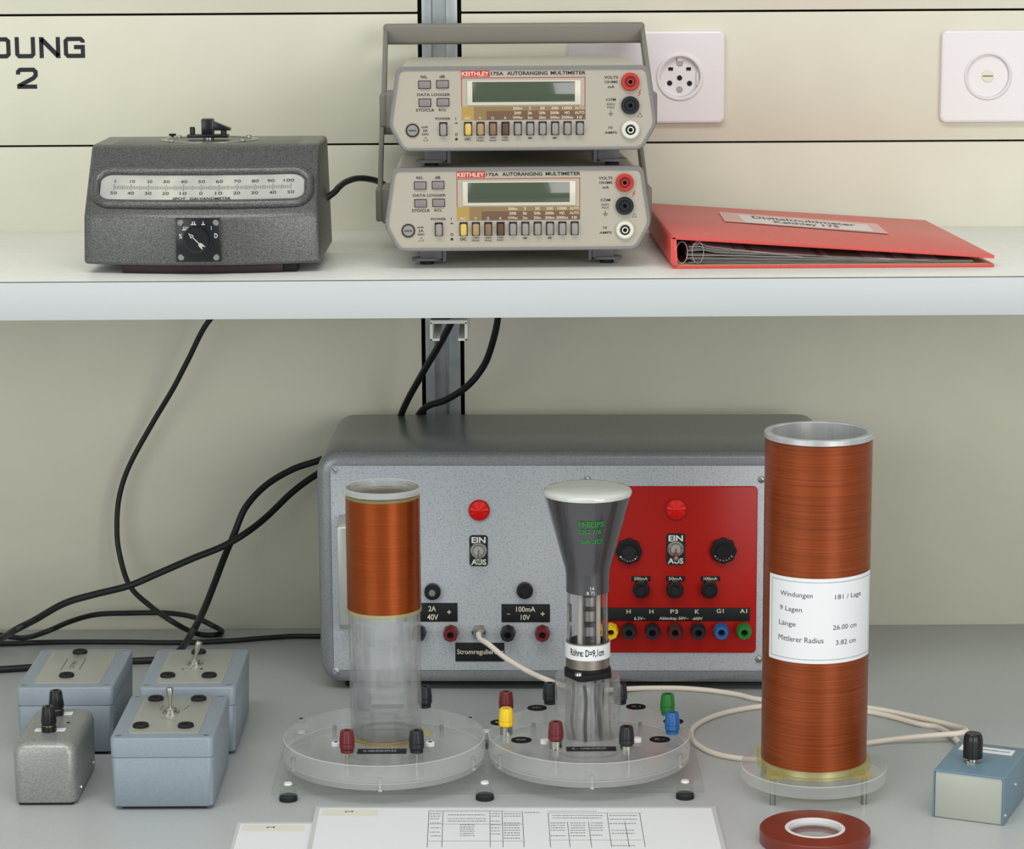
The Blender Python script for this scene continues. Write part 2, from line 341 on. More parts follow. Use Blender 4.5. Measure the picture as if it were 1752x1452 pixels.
def multimeter(label, loc, yaw=0):
    t = thing('benchtop_multimeter', label, 'multimeter', loc, yaw, 'beige benchtop multimeters stacked on the shelf')
    out = [(mx(118), mz(208)), (mx(66), mz(548)), (mx(148), mz(697)), (mx(1572), mz(697)), (mx(1658), mz(545)), (mx(1606), mz(208))]
    def inset(P, d):
        n = len(P); Q = []
        for i in range(n):
            p = Vector(P[i]); d1 = (p-Vector(P[i-1])).normalized(); d2 = (Vector(P[(i+1) % n])-p).normalized()
            n1 = Vector((-d1.y, d1.x)); n2 = Vector((-d2.y, d2.x)); m = (n1+n2).normalized(); Q.append(tuple(p+m*(d/m.dot(n1))))
        return Q
    def rounded(P, r, n=4):
        Q = []
        for i in range(len(P)):
            p = Vector(P[i]); a = (Vector(P[i-1])-p).normalized(); c = (Vector(P[(i+1) % len(P)])-p).normalized()
            for k in range(n+1): u = k/n; Q.append(tuple((p+a*r)*(1-u)**2+p*2*u*(1-u)+(p+c*r)*u*u))
        return Q
    sign = 1
    O = rounded(out, 6); I = rounded(inset(out, 2.8), 4.5)
    bm = bmesh.new(); lay = []
    for P, y in ((rounded(inset(out, .8), 6), 14), (O, 10), (O, 1.2), (rounded(inset(out, 1), 5.5), 0), (I, .2), (I, 3)): lay.append([bm.verts.new((x, y, z)) for x, z in P])
    N = len(O)
    for A, C in zip(lay, lay[1:]):
        for i in range(N): bm.faces.new((A[i], A[(i+1) % N], C[(i+1) % N], C[i]))
    bmesh.ops.recalc_face_normals(bm, faces=bm.faces[:]); b = B(); b._add(bm, 0); b.obj('bezel', [bezelm], t)
    b = B(); b.prism(I, 1.5, 6, 'y'); b.obj('front_panel', [panelm], t)
    # case behind the bezel, tapering to the back
    C0 = rounded(inset(out, 2.2), 5); zc = 50
    bm = bmesh.new(); lay = []
    for y, kx, kz in ((8, 1, 1), (150, .985, .99), (266, .965, .985), (272, .95, .96)): lay.append([bm.verts.new((x*kx, y, 17+(z-17)*kz)) for x, z in C0])
    for A, C in zip(lay, lay[1:]):
        for i in range(N): bm.faces.new((A[i], A[(i+1) % N], C[(i+1) % N], C[i]))
    bm.faces.new(lay[0]); bm.faces.new(lay[-1]); bmesh.ops.recalc_face_normals(bm, faces=bm.faces[:]); b = B(); b._add(bm, 0); b.obj('case', [casem], t)
    # display
    f = lambda zx0, zy0, zx1, zy1: (mx(zx0), mx(zx1), mz(zy1), mz(zy0))
    b = B()
    for q, mi in ((f(498, 272, 1232, 276), 1), (f(498, 272, 502, 440), 1), (f(1228, 272, 1232, 440), 1)): b.box(q[0], q[1], 1.2, 1.5, q[2], q[3], mi=mi)
    for q, mi in ((f(498, 440, 572, 518), 2), (f(572, 440, 1232, 465), 3), (f(572, 465, 646, 518), 3), (f(646, 465, 1232, 518), 4)): b.box(q[0], q[1], 1.25, 1.5, q[2], q[3], mi=mi)
    q = f(533, 290, 1205, 432); b.box(*q[:2], .4, 1.5, *q[2:], bev=.3)
    b.obj('display_window', [lcdwin, redink, brown0, brown1, brown2], t)
    b = B(); q = f(563, 297, 1170, 414); b.box(*q[:2], .1, 1.0, *q[2:], bev=.3); b.obj('display_glass', [lcd], t)
    # lettering
    b = B(); q = f(497, 232, 667, 267); b.box(*q[:2], 1.2, 1.5, *q[2:], mi=1)
    T = lambda s, zx0, zy0, zx1, zy1, mi=0, y=1.15, bold=.01: b.text(s, mx(zx0), mx(zx1), mz(zy1), mz(zy0), y, mi, bold=bold)
    T('KEITHLEY', 502, 238, 662, 262, 2, 1.1, .02); T('175A', 674, 240, 748, 259, bold=.02); T('AUTORANGING', 769, 238, 1008, 259, bold=.02); T('MULTIMETER', 1027, 238, 1234, 258, bold=.02)
    for s, a in (('REL', (260, 259, 300, 273)), ('dB', (370, 257, 402, 273)), ('DATA LOGGER', (238, 361, 432, 376)), ('STO/CLR', (230, 450, 338, 466)), ('RCL', (365, 450, 410, 464)),
                 ('POWER', (344, 501, 432, 515)), ('I', (463, 501, 466, 515)), ('mA', (262, 549, 300, 562)), ('2A', (268, 569, 298, 584)), ('250V', (262, 592, 306, 604)), ('VOLTS', (1343, 268, 1425, 284)),
                 ('OHMS', (1346, 295, 1424, 310)), ('mA', (1366, 322, 1404, 338)), ('COM', (1354, 397, 1412, 412)), ('10', (1370, 560, 1392, 574)), ('AMPS', (1347, 589, 1420, 603)), ('DC', (518, 620, 552, 636))): T(s, *a, 3)
    for s, a in (('500V', (1358, 425, 1408, 438)), ('MAX', (1362, 443, 1404, 456)), ('120V', (586, 616, 632, 626)), ('PEAK', (586, 632, 632, 642)), ('450V', (662, 616, 704, 626)), ('PEAK', (662, 632, 704, 642)), ('10A', (738, 614, 774, 625)), ('MAX', (736, 630, 774, 641))): T(s, *a, 4, bold=0)
    for s, a in (('AC', (516, 498, 552, 514)), ('V', (602, 498, 616, 514)), ('\u03a9', (676, 498, 690, 514)), ('A', (749, 498, 764, 514))): T(s, *a, 2, 1.05)
    rows = [['200m', '2', '20', '200', '1000', 'AUTO'], ['200', '2k', '20k', '200k', 'M\u03a9', 'AUTO'], ['200\u00b5', '2m', '20m', '200m', '2000m', '10']]
    for r, row in enumerate(rows):
        for c_, s_ in enumerate(row):
            cx = 830+c_*73.5; ww = 14*len(s_); T(s_, cx-ww/2, 443+r*27, cx+ww/2, 459+r*27, 2, 1.05, .015)
    for cx in (903, 1049): b.box(mx(cx-11), mx(cx+11), 1.2, 1.5, mz(628), mz(622), mi=3)
    b.prism([(mx(456), mz(537)), (mx(478), mz(537)), (mx(467), mz(530))], 1.2, 1.5, 'y', mi=3); b.prism([(mx(458), mz(634)), (mx(476), mz(634)), (mx(472), mz(620)), (mx(462), mz(620))], 1.2, 1.5, 'y', mi=3)
    b.ring((mx(467), 1.5, mz(600)), 1.2, .8, .35, 'y', 16, mi=3)
    for cx, cy, r_ in ((285, 626, 13), (1556, 496, 13)):
        P = [Vector((mx(cx), 1.3, mz(cy-r_))), Vector((mx(cx-r_), 1.3, mz(cy+r_*.8))), Vector((mx(cx+r_), 1.3, mz(cy+r_*.8)))]; b.tube(P, .22, 4, 3, True, 1)
    b.tube([Vector((mx(1560), 1.3, mz(350))), Vector((mx(1546), 1.3, mz(368))), Vector((mx(1560), 1.3, mz(366))), Vector((mx(1544), 1.3, mz(384)))], .3, 4, 1, False, 1)
    for zy, wz in ((478, 2), (485, 16), (491, 10), (497, 5)): b.box(mx(1383-wz), mx(1383+wz), 1.2, 1.5, mz(zy+1), mz(zy-1), mi=3)
    b.box(mx(1382), mx(1384), 1.2, 1.5, mz(484), mz(466), mi=3)
    b.obj('panel_lettering', [ink, redlogo, cream_ink, ink, greyink], t)
    # buttons
    for zx, zy in ((282, 311), (388, 309), (283, 415), (390, 413)):
        b = B(); b.box(mx(zx-37), mx(zx+37), 1.0, 1.5, mz(zy+24), mz(zy-24), bev=.2, mi=1); b.box(mx(zx-33), mx(zx+33), -1, 1.5, mz(zy+20), mz(zy-20), bev=.5); b.obj('flat_button', [mat('mauve_button', (136, 127, 126), .4), blackm], t)
    xs = [537+i*73.6 for i in range(10)]
    for i, zx in enumerate([390]+xs):
        b = B(); b.box(mx(zx-24), mx(zx+24), 1.0, 1.5, mz(608), mz(528), bev=.2, mi=1); b.box(mx(zx-19), mx(zx+19), -4.5, 1.5, mz(604), mz(536), bev=1.6, seg=3)
        b.obj('push_button', [btnc[i-1] if 1 <= i <= 4 else btn, blackm], t)
    # jacks and fuse
    for zx, zy, m1, m2 in ((1497, 302, redp, mat('dark_red', (90, 24, 24), .4)), (1497, 438, mat('jack_black', (24, 26, 34), .35), black), (1499, 580, mat('jack_white', (222, 222, 208), .35), dark)):
        b = B(); c_ = (mx(zx), 1.5, mz(zy)); b.ring(c_, 7.8, 4.4, 4.5, 'y', 36, b=1); b.ring((mx(zx), 1.5, mz(zy)), 4.4, 2.2, 3.6, 'y', 24, mi=1); b.ring((mx(zx), 1.5, mz(zy)), 2.8, 1.9, 4.2, 'y', 24, mi=2); b.cyl((mx(zx), 1.5, mz(zy)), 2.2, .6, 'y', 16, mi=3)
        b.obj('banana_jack', [m1, m2, m1 if m1 is not redp else m1, dark], t)
    b = B(); c_ = (mx(208), 1.5, mz(575)); b.ring(c_, 5.9, 4.7, 1.2, 'y', 32, mi=1); b.cyl(c_, 4.7, 2.2, 'y', 32, bev=.6); b.box(mx(186), mx(230), -1.0, -.6, mz(579), mz(571), mi=2); b.obj('fuse_cap', [btn, ink, greyink], t)
    # feet
    for sx in (-1, 1):
        for y in (54, 235):
            x = sx*80; b = B(); b.box(x-14 if sx > 0 else x-6, x+6 if sx > 0 else x+14, y-14, y+10, 5, 19, bev=1); b.box(*((x-17, x-14) if sx > 0 else (x+14, x+17)), y-16, y+10, 3, 19, bev=.6)
            Me = Matrix.Translation((x, y-8, 3.6)) @ Matrix.Diagonal((1.45, 1, 1, 1)); b.cyl((0, 0, 0), 9.4, 2.6, 'z', 28, bev=.6, M=Me)
            b.obj('foot', [footm], t); b2 = B(); b2.cyl((x, y-6, 0), 6.2, 3.8, 'z', 24, bev=.5); b2.obj('rubber_pad', [rubberf], t)
    # carrying handle swung up and back
    piv = Vector((0, 160, 42)); bar = Vector((0, 284, 112)); bz = bar.z
    d = (bar-piv); L = d.length; a = math.atan2(d.z, d.y)
    b = B(); b.box(-126.5, 126.5, 280, 290, bz-14.5, bz+5.5, bev=3.5, seg=3)
    for sx in (-1, 1):
        x0, x1 = sorted((sx*122, sx*126.4))
        # arm: swept bar from hub to grip
        w_ = 8.5; n = Vector((0, -math.sin(a), math.cos(a)))*w_; p, q = piv, Vector((0, 285, bz-5))
        b.prism([(p.y-n.y, p.z-n.z), (q.y-n.y*.8, q.z-n.z*.8), (q.y+n.y*.8, q.z+n.z*.8), (p.y+n.y, p.z+n.z)], x0, x1, 'x', bev=1)
    b.obj('carrying_handle', [handlem], t)
    for sx in (-1, 1):
        b = B(); b.box(*sorted((sx*106, sx*122)), 138, 182, 26, 60, bev=3, seg=3); b.box(*sorted((sx*121, sx*127.5)), 140, 180, 28, 58, bev=2, seg=3); b.obj('handle_hub', [handlem], t)
    return t
MY = 2230
pl = at_y(886.6, 350, MY)
low = multimeter('lower of two stacked beige multimeters, standing on the white shelf', (pl.x, MY, ZS), R(1.4))
up = copy_tree(low); pu = at_y(895, 180, MY); up.location = Vector((pu.x, MY+2, ZS+86.6))*K
up['label'] = 'upper of two stacked beige multimeters, resting on the other one'

# ================================================================ GALVANOMETER
GB = mat('bakelite', (18, 20, 26), .25)
hammer_d = speckle('dark_hammertone', (72, 73, 72), (122, 122, 120), 900, .36, .6, .5, (.3, .7), dist=.0004)
gt = thing('spot_galvanometer', 'dark hammertone galvanometer with curved white scale window, left on shelf', 'galvanometer', (-268, 2222, ZS))
bul = lambda x: 18*(1-(x/103)**2)
def prof(x):
    q = bul(x); f = abs(x)/103
    return [(-q, 8), (-q, 50), (-q*.8+45, 105.5), (-q*.7+49, 108), (140, 108), (145, 104), (147, 8)]
bm = bmesh.new(); lay = []; NX = 24
for i in range(NX+1):
    x = -103+206*i/NX
    lay.append([bm.verts.new((x*(1-.028*(z-8)/100), y, z)) for y, z in prof(x)])
for A, C in zip(lay, lay[1:]):
    for k in range(len(A)): bm.faces.new((A[k], C[k], C[(k+1) % len(A)], A[(k+1) % len(A)]))
bm.faces.new(lay[0]); bm.faces.new(lay[-1]); bmesh.ops.recalc_face_normals(bm, faces=bm.faces[:])
bmesh.ops.bevel(bm, geom=[e_ for e_ in bm.edges if e_.calc_face_angle(0) > R(30)], offset=5, segments=4, profile=.5, affect='EDGES', clamp_overlap=True)
b = B(); b._add(bm, 0)
SL = Vector((0, 45, 55.5)); SLn = Vector((0, -55.5, 45)).normalized()
def gw(off):
    def f(co):      # co=(u, *, v): v in mm up the slope
        u, v = co.x, co.z; s_ = v/SL.length; q = bul(u)
        return Vector((u*.985, -q*(1-.2*s_)+SL.y*s_, 50+SL.z*s_))+SLn*(off-co.y)
    return f
def strip_outline(grow, n=10):
    x0, x1, v0, v1 = -91-grow, 91+grow, 16-grow, 43+grow; r = 10+grow; P = []
    for cx, cz, a0 in ((x1-r*1.2, v1-r, 0), (x0+r*1.2, v1-r, 90), (x0+r, v0+r*.9, 180), (x1-r, v0+r*.9, 270)):
        for i in range(n+1): t_ = R(a0+90*i/n); P.append((cx+r*(1.2 if a0 < 180 else 1)*math.cos(t_), cz+r*(1 if a0 < 180 else .9)*math.sin(t_)))
    return P
b.warp = gw(1.0); b.tube([(p.x, 0, p.y) for p in dense(strip_outline(3.6))], 4.2, 10, 0, True, 1, flat=1)
b.obj('housing', [hammer_d], gt, sharp=45)
b = B(); bm = bmesh.new(); O = strip_outline(1.5)
xsr = [-90+180*i/40 for i in range(41)]
def vspan(x):
    hit = []
    for i in range(len(O)):
        (xa, va), (xb, vb) = O[i], O[(i+1) % len(O)]
        if (xa-x)*(xb-x) <= 0 and xa != xb: hit.append(va+(vb-va)*(x-xa)/(xb-xa))
    return min(hit), max(hit)
rows_ = []
for x in xsr: lo, hi = vspan(x); rows_.append([bm.verts.new((x, 0, lo+(hi-lo)*j/3)) for j in range(4)])
for A, C in zip(rows_, rows_[1:]):
    for j in range(3): bm.faces.new((A[j], C[j], C[j+1], A[j+1]))
b.warp = gw(.6); b._add(bm, 0)
sp = b.obj('scale_plate', [speckle('aged_scale', (176, 178, 172), (198, 197, 184), 25, .4, bump=0)], gt)
b = B(); b.warp = gw(1.0)
ux = lambda v: (v-345*1.0)*1.0
for i in range(101):
    x = -77.5+156*i/100; h_ = 6.5 if i % 10 == 0 else (4.6 if i % 5 == 0 else 3.2)
    b.quad([(x-.16, 0, 29.6-h_/2), (x+.16, 0, 29.6-h_/2), (x+.16, 0, 29.6+h_/2), (x-.16, 0, 29.6+h_/2)])
for i in range(11):
    x = -77.5+15.6*i; s_ = str(i*10); wv = 1.5*len(s_); b.text(s_, x-wv+(1.5 if i < 3 else 0)-(2 if i > 8 else 0), x+wv-(0 if i < 9 else 2), 34.5, 37.5, 0)
    s_ = str(abs(i*10-50)); wv = 1.5*len(s_); b.text(s_, x-wv, x+wv, 22.4, 25.4, 0)
b.text('SPOT', -24, -12.5, 17.2, 19.8, 0, bold=.015); b.text('GALVANOMETER', -9, 27, 17.2, 19.8, 0, bold=.015)
b.obj('scale_markings', [ink], sp)
# range switch plate
cp = plane_xy(340, 410, (-268, 2222, ZS), 0, -18.5, 1)
b = B(); b.box(cp.x-19.2, cp.x+19.2, -22.5, -17, cp.z-18.6, cp.z+18.8, bev=.8); spn = b.obj('switch_plate', [GB], gt)
b = B(); F_ = lambda px, py: plane_xy(px, py, (-268, 2222, ZS), 0, -22.6, 1)
for px, py in ((309, 381), (369, 381), (310, 440), (370, 440)): q = F_(px, py); b = B(); b.cyl((q.x, -22.4, q.z), 2.7, 1.2, 'y', 16, bev=.5); b.obj('plate_screw', [chrome], spn)
b = B()
for txt, px, py, wv, hv in (('%', 309, 404, 1.3, 2), ('D', 369.5, 403, 1.4, 2), ('I', 361.5, 390, .2, 1.6)): q = F_(px, py); b.text(txt, q.x-wv, q.x+wv, q.z-hv, q.z+hv, -22.7, bold=.02)
for px, py, nb in ((318, 391, 3), (331, 382, 2), (347.5, 382, 1)):
    q = F_(px, py); b.box(q.x-.9*nb-.6, q.x+.9*nb+.6, -22.75, -22.5, q.z-1.4, q.z-.7)
    for i in range(nb): x = q.x+(i-(nb-1)/2)*1.7; b.box(x-.35, x+.35, -22.75, -22.5, q.z-.7, q.z+1.6)
b.obj('plate_markings', [white], spn)
q = F_(338, 409); b = B(); b.cyl((q.x, -22.4, q.z), 12.3, 3, 'y', 40, bev=1); b.cyl((q.x, -24, q.z), 10.8, 10, 'y', 40, bev=1.6, flute=.02, nfl=20); kn = b.obj('range_knob', [GB], gt)
b = B(); b.warp = lambda co: Vector((q.x+(co.x+co.z)*.707, -34.3, q.z+(-co.x+co.z)*.707))
b.quad([(-.35, 0, -6), (.35, 0, -6), (.35, 0, 7), (-.35, 0, 7)])
b.warp = lambda co: Vector((q.x+(co.x-co.z)*.707, -34.35, q.z+(co.x+co.z)*.707))
b.quad([(-.4, 0, -7), (.4, 0, -7), (.4, 0, 7), (-.4, 0, 7)]); b.quad([(-1.8, 0, 4.2), (0, 0, 9), (0, 0, 9), (1.8, 0, 4.2)][:2]+[(1.8, 0, 4.2)])
for s_ in (-1, 1): b.quad([(s_*1.6, 0, -9.5), (s_*.3, 0, -7.5), (s_*.3, 0, -3), (s_*1.6, 0, -5)])
b.bm.free(); b = B(); b.warp = lambda co: Vector((q.x+(co.x-co.z)*.707, -34.35, q.z+(co.x+co.z)*.707))
b.quad([(-.4, 0, -7), (.4, 0, -7), (.4, 0, 7), (-.4, 0, 7)]); b.quad([(-1.8, 0, 4.2), (1.8, 0, 4.2), (0, 0, 9)])
for s_ in (-1, 1): b.quad([(s_*1.8, 0, -9.5), (s_*.3, 0, -7.5), (s_*.3, 0, -3), (s_*1.8, 0, -5)])
b.obj('knob_arrow', [mat('silver_paint', (196, 204, 190), .4)], kn)
# window ring on top and the terminal clamp
G_ = lambda px, py, z=108: plane_xy(px, py, (-268, 2222, ZS), 0, z, 2)
tc_ = G_(362, 237); Me = Matrix.Translation((tc_.x, 96, 107.6)) @ Matrix.Diagonal((1, .95, 1, 1))
b = B(); b.lathe([(38, 0), (44, 0), (44, .9), (41, 1.4), (38, .9)], (0, 0, 0), 'z', 56, M=Me, closed=True); tr = b.obj('top_ring', [steel], gt)
b = B()
for dx, dy in ((-31, -28), (32, -27), (-31, 27), (32, 27)): b = B(); b.lathe([(0, 0), (3, 0), (2.6, 1.4), (0, 2)], (tc_.x+dx, 96+dy, 108.6), 'z', 16); b.obj('ring_screw', [chrome], tr)
b = B(); b.cyl((tc_.x-1, 96, 108.2), 5, 2, 'z', 20, mi=1); b.box(tc_.x-20, tc_.x+17, 90, 102, 110, 113, bev=.8)
b.cyl((tc_.x-15.5, 96, 113), 2.4, 6.5, 'z', 16, bev=.6); b.box(tc_.x-7, tc_.x+4, 90, 102, 112.5, 127, bev=1.5)
b.prism([(tc_.x+3, 125), (tc_.x+3, 116.5), (tc_.x+19, 116.3), (tc_.x+19, 118.5)], 91, 100, 'y', bev=.5); b.cyl((tc_.x+12.5, 96, 112.5), 2.6, 4.4, 'z', 16)
b.obj('clamp_lock', [GB, chrome], gt)
sc_ = G_(306, 228); b = B(); b.cyl((sc_.x, 132, 107.5), 1.2, 1.8, 'z', 10); b.box(sc_.x-3, sc_.x+3, 130, 134, 109, 111, bev=.3); b.obj('small_terminal', [blackm], gt)
b = B(); Pb = [(-74, 30)]+[(x, -bul(x)*1.0+10) for x in range(-70, 71, 10)]+[(74, 30), (74, 120), (-74, 120)]
b.prism(Pb, 0, 8.2, 'z', bev=.6); b.box(60, 82, 2, 24, 0, 8.1, mi=1, bev=1); b.obj('base', [mat('dark_red_base', (40, 12, 14), .5), blackm], gt)

# cable from the galvanometer to behind the meters
b = B(); zz = ZS
b.tube([(-172, 2330, zz+50), at_y(572, 329, 2338), at_y(580, 320, 2347), at_y(592, 311, 2370), at_y(612, 305, 2400), at_y(636, 307, 2435), at_y(655, 314, 2470), (-121, 2497, zz+46), (-112, 2522, zz+36), (-70, 2530, zz+20), (-30, 2530, zz+6)], 2.9, 12)
tag(b.obj('galvanometer_cable', [rubber]), 'short black cable arching from galvanometer to behind the multimeters', 'cable')

# ================================================================ RED BINDER
bred = speckle('red_binder_cloth', (204, 74, 68), (210, 82, 74), 500, .38, bump=.06)
bt = thing('lever_arch_binder', 'red ring binder lying flat on the shelf with worn papers inside', 'binder', (142, 2228, ZS))
kx = .9965
def bw(co): # slight shift of the far side
    return Vector((co.x*(1-.0001*co.y)-(.02*co.y), co.y, co.z))
b = B(); b.warp = bw; b.box(0, 279, 0, 291, 0, 3, bev=.5); b.obj('back_cover', [bred, ], bt)
b = B(); b.warp = bw; b.box(4, 274, 1, 287, 3, 3.4); b.obj('cover_lining', [mat('manila_lining', (196, 174, 128), .6)], bt)
b = B(); b.warp = bw; b.prism([(0, 2.5), (1.5, 1), (4, 3), (3, 6), (2.2, 24), (1, 28.2), (-3.2, 27), (-3, 5)], 0, 291, 'y', bev=.4); b.obj('spine', [bred], bt)
b = B(); zc = lambda x: 28.6-18.2*(x/279)-2.0*math.sin(math.pi*min(1, x/279))*0
b.warp = bw; b.prism([(-3, 26.2), (0, 25.8)]+[(x, zc(x)-2.8) for x in range(20, 280, 37)]+[(279, zc(279)-2.8), (279, zc(279))]+[(x, zc(x)) for x in range(242, 0, -37)]+[(0, 28.6), (-2.5, 28)], 0, 291, 'y', bev=.35, ang=50)
fc = b.obj('front_cover', [bred], bt)
lo_ = (142, 2228, ZS)
def on_cover(px, py):
    M_ = Matrix.Translation(Vector(lo_)).inverted(); o_ = M_ @ Vector((0, 0, H)); d_ = ray(px, py)
    n_ = Vector((18.2/279, 0, 1)); t_ = (28.6+.35-n_.dot(o_))/n_.dot(d_); return o_+d_*t_
def qmap(P, off):
    A = [on_cover(*p) for p in P]
    return lambda co: ((A[0]*(1-co.x)+A[1]*co.x)*co.z+(A[3]*(1-co.x)+A[2]*co.x)*(1-co.z))+Vector((0, 0, off))
b = B(); b.warp = qmap([(1229, 362), (1500, 382.5), (1521, 400), (1240, 378.6)], 0); b.quad([(0, 0, 0), (1, 0, 0), (1, 0, 1), (0, 0, 1)])
tape = b.obj('clear_tape', [mat('milky_tape', (214, 150, 144), .25)], fc)
LQ = [(1262, 367), (1483, 384.4), (1496, 396.6), (1273, 380.5)]
b = B(); b.warp = qmap(LQ, .15); b.quad([(0, 0, 0), (1, 0, 0), (1, 0, 1), (0, 0, 1)]); b.warp = qmap(LQ, .3)
b.text('Digitalmultimeter', .1, .9, .52, .94, 0, 1, bold=.02); b.text('Keithley 175', .25, .75, .12, .5, 0, 1, bold=.02); b.obj('cover_label', [mat('label_white', (224, 214, 212), .5), greyink], fc)
# leaves: a wavy worn stack, thick at the spine
b = B(); rnd = random.Random(2)
for i in range(17):
    z0 = 3.8+i*1.05; xa = 12+rnd.uniform(-2, 3)+abs(8-i)*.4; xe = 262-(i*i)*.55-rnd.uniform(0, 10) if i > 6 else 262-rnd.uniform(0, 3)
    P = []; n = 16
    for j in range(n+1):
        u = j/n; x = xa+(xe-xa)*u; z = z0*(1-u)+(3.8+i*.36)*u+rnd.uniform(-.25, .25)+(2.0*math.exp(-((u-.06)/.05)**2) if i > 9 else 0)
        z = min(z, zc(x)-3.8-.1*(16-i)); P.append((x, z))
    b.prism(P+[(x, z-.35) for x, z in P[::-1]], 3+rnd.uniform(-1.2, 3), 284, 'y', mi=0 if i % 3 else 1)
b.obj('paper_stack', [mat('worn_paper', (176, 170, 172), .7), mat('dark_worn_paper', (132, 122, 108), .7)], bt, sharp=60)
for cx in (12, 26):
    b = B(); b.tube([(cx-5+5*math.cos(R(a)), 4, 14+9.5*math.sin(R(a))) for a in range(-90, 271, 30)][:-1], .4, 8, 0, True, 2); b.obj('binder_ring', [steel], bt)

# ================================================================ POWER SUPPLY
hammer = speckle('grey_hammertone', (146, 153, 160), (182, 188, 193), 600, .42, .1, .2, (.28, .5), dist=.0003)
psc = speckle('grey_enamel', (132, 137, 140), (144, 148, 150), 500, .3, .3, .1, dist=.0003)
PL = (-181, 2326, 0); PY = R(-1.6)
pt = thing('power_supply', 'large grey hammertone power supply with red right-hand panel on the worktop', 'power supply', PL, PY)
P_ = lambda px, py, y=-0.0: plane_xy(px, py, PL, PY, y, 1)
W_, ZT, ZB, DP = 479, 229, 8, 195
b = B(); bm = bmesh.new(); lay = []; Rr = 20
for y, ins, rr in ((DP, 4, Rr-4), (DP-4, 0, Rr), (9, 0, Rr), (4, 1.2, Rr), (0, 6, Rr-5), (0, 12.5, 8), (2.5, 13, 8)):
    lay.append([bm.verts.new((x, y, z)) for x, z in rrect(ins, W_-ins, ZB+ins, ZT-ins, max(rr, 5), 8)])
N = len(lay[0])
for A, C in zip(lay, lay[1:]):
    for i in range(N): bm.faces.new((A[i], A[(i+1) % N], C[(i+1) % N], C[i]))
bm.faces.new(lay[0]); bm.faces.new(lay[-1]); bmesh.ops.recalc_face_normals(bm, faces=bm.faces[:]); b._add(bm, 0); b.obj('case', [psc], pt, sharp=50)
b = B(); b.prism(rrect(12.8, W_-12.8, ZB+12.8, ZT-12.8, 4), 3, -.2, 'y', bev=.4, ang=50); fp = b.obj('front_panel', [hammer], pt)
b = B()
for x in (30, W_-30):
    for y in (25, DP-20): b.cyl((x, y, 0), 9, 9, 'z', 20, bev=.5)
b.obj('rubber_foot', [rubberf], pt)
redm = mat('red_enamel', (172, 20, 10), .3, spec=.3)
q0, q1 = P_(1016, 831), P_(1293, 1116); b = B(); b.prism(rrect(q0.x, q1.x, q1.z, q0.z, 4), 0, -1.4, 'y', bev=.4, ang=50); b.obj('red_panel', [redm, ], pt)
for px, py in ((572, 804), (575, 1147), (1005, 820), (1303, 820), (1298, 1127)):
    q = P_(px, py); b = B(); m_ = steel if px > 600 else hammer
    b.lathe([(0, 0), (3.4, 0), (3, 1.4), (1.4, 2.4), (0, 2.6)], (q.x, -.2, q.z), 'y', 18); b.box(q.x-2.8, q.x+2.8, -3, -2.6, q.z-.35, q.z+.35, mi=1, M=Matrix.Translation((q.x, 0, q.z)) @ Matrix.Rotation(R(40), 4, 'Y') @ Matrix.Translation((-q.x, 0, -q.z)))
    b.obj('panel_screw', [m_, seam], pt)
lamp_red = mat('red_lamp_lens', (226, 16, 10), .3, spec=.3)
for px, py, y in ((820, 872, -.2), (1157, 870, -1.4)):
    q = P_(px, py, y); b = B(); b.ring((q.x, y, q.z), 9.8, 8.6, 2.2, 'y', 36, mi=1); bm = bmesh.new(); n = 20
    c0 = bm.verts.new((q.x, y-5.2, q.z)); r1 = [bm.verts.new((q.x+8.7*math.cos(2*math.pi*i/n), y-(1.6 if i % 2 else 2.2), q.z+8.7*math.sin(2*math.pi*i/n))) for i in range(n)]
    for i in range(n): bm.faces.new((c0, r1[i], r1[(i+1) % n]))
    bmesh.ops.recalc_face_normals(bm, faces=bm.faces[:]); b._add(bm, 0); b.obj('indicator_lamp', [lamp_red, redm], pt, sharp=5)
def toggle(b, c, axis, length, lean, mi=0, nut=5.2, tip=2.3):
    """nut, bushing and bat lever; c on the panel, axis 'y' (out of the front) or 'z' (up), lean in radians"""
    b.cyl(c, nut, 1.2, axis, 6 if axis == 'z' else 24, mi); b.cyl(c, nut*.72, 4.2, axis, 20, mi, bev=.8)
    base = Vector(c)+(Vector((0, -3.5, 0)) if axis == 'y' else Vector((0, 0, 3.5)))
    d = Vector((0, -math.cos(lean), -math.sin(lean))) if axis == 'y' else Vector((math.sin(lean), 0, math.cos(lean)))
    Mq = Matrix.Translation(base) @ d.to_track_quat('Z', 'Y').to_matrix().to_4x4()
    b.lathe([(0, 0), (1.3, 0), (1.5, length*.3), (tip, length*.85), (tip*.85, length*.97), (0, length)], (0, 0, 0), 'z', 16, mi, M=Mq)
for (x0, y0, x1, y1), cc, y in (((803, 915, 835, 968), (819, 941), -.2), ((1140, 912, 1172, 966), (1156, 938), -1.4)):
    a_, c_ = P_(x0, y0, y), P_(x1, y1, y); b = B(); b.prism(rrect(a_.x, c_.x, c_.z, a_.z, 3), y+.1, y-.7, 'y')
    wv = (c_.x-a_.x); mxx = (a_.x+c_.x)/2
    b.text('EIN', mxx-wv*.38, mxx+wv*.38, a_.z-7.5, a_.z-1.8, y-.75, 1, bold=.03); b.text('AUS', mxx-wv*.41, mxx+wv*.41, c_.z+1.2, c_.z+6.6, y-.75, 1, bold=.03)
    pl_ = b.obj('switch_plate', [GB, white], pt)
    b = B(); q = P_(*cc, y-.7); toggle(b, (q.x, y-.7, q.z), 'y', 13, R(38), nut=7.6, tip=3); b.ring((q.x, y-.9, q.z), 7.4, 5.0, 2.6, 'y', 28, b=.8); b.obj('toggle_switch', [chrome], pl_)
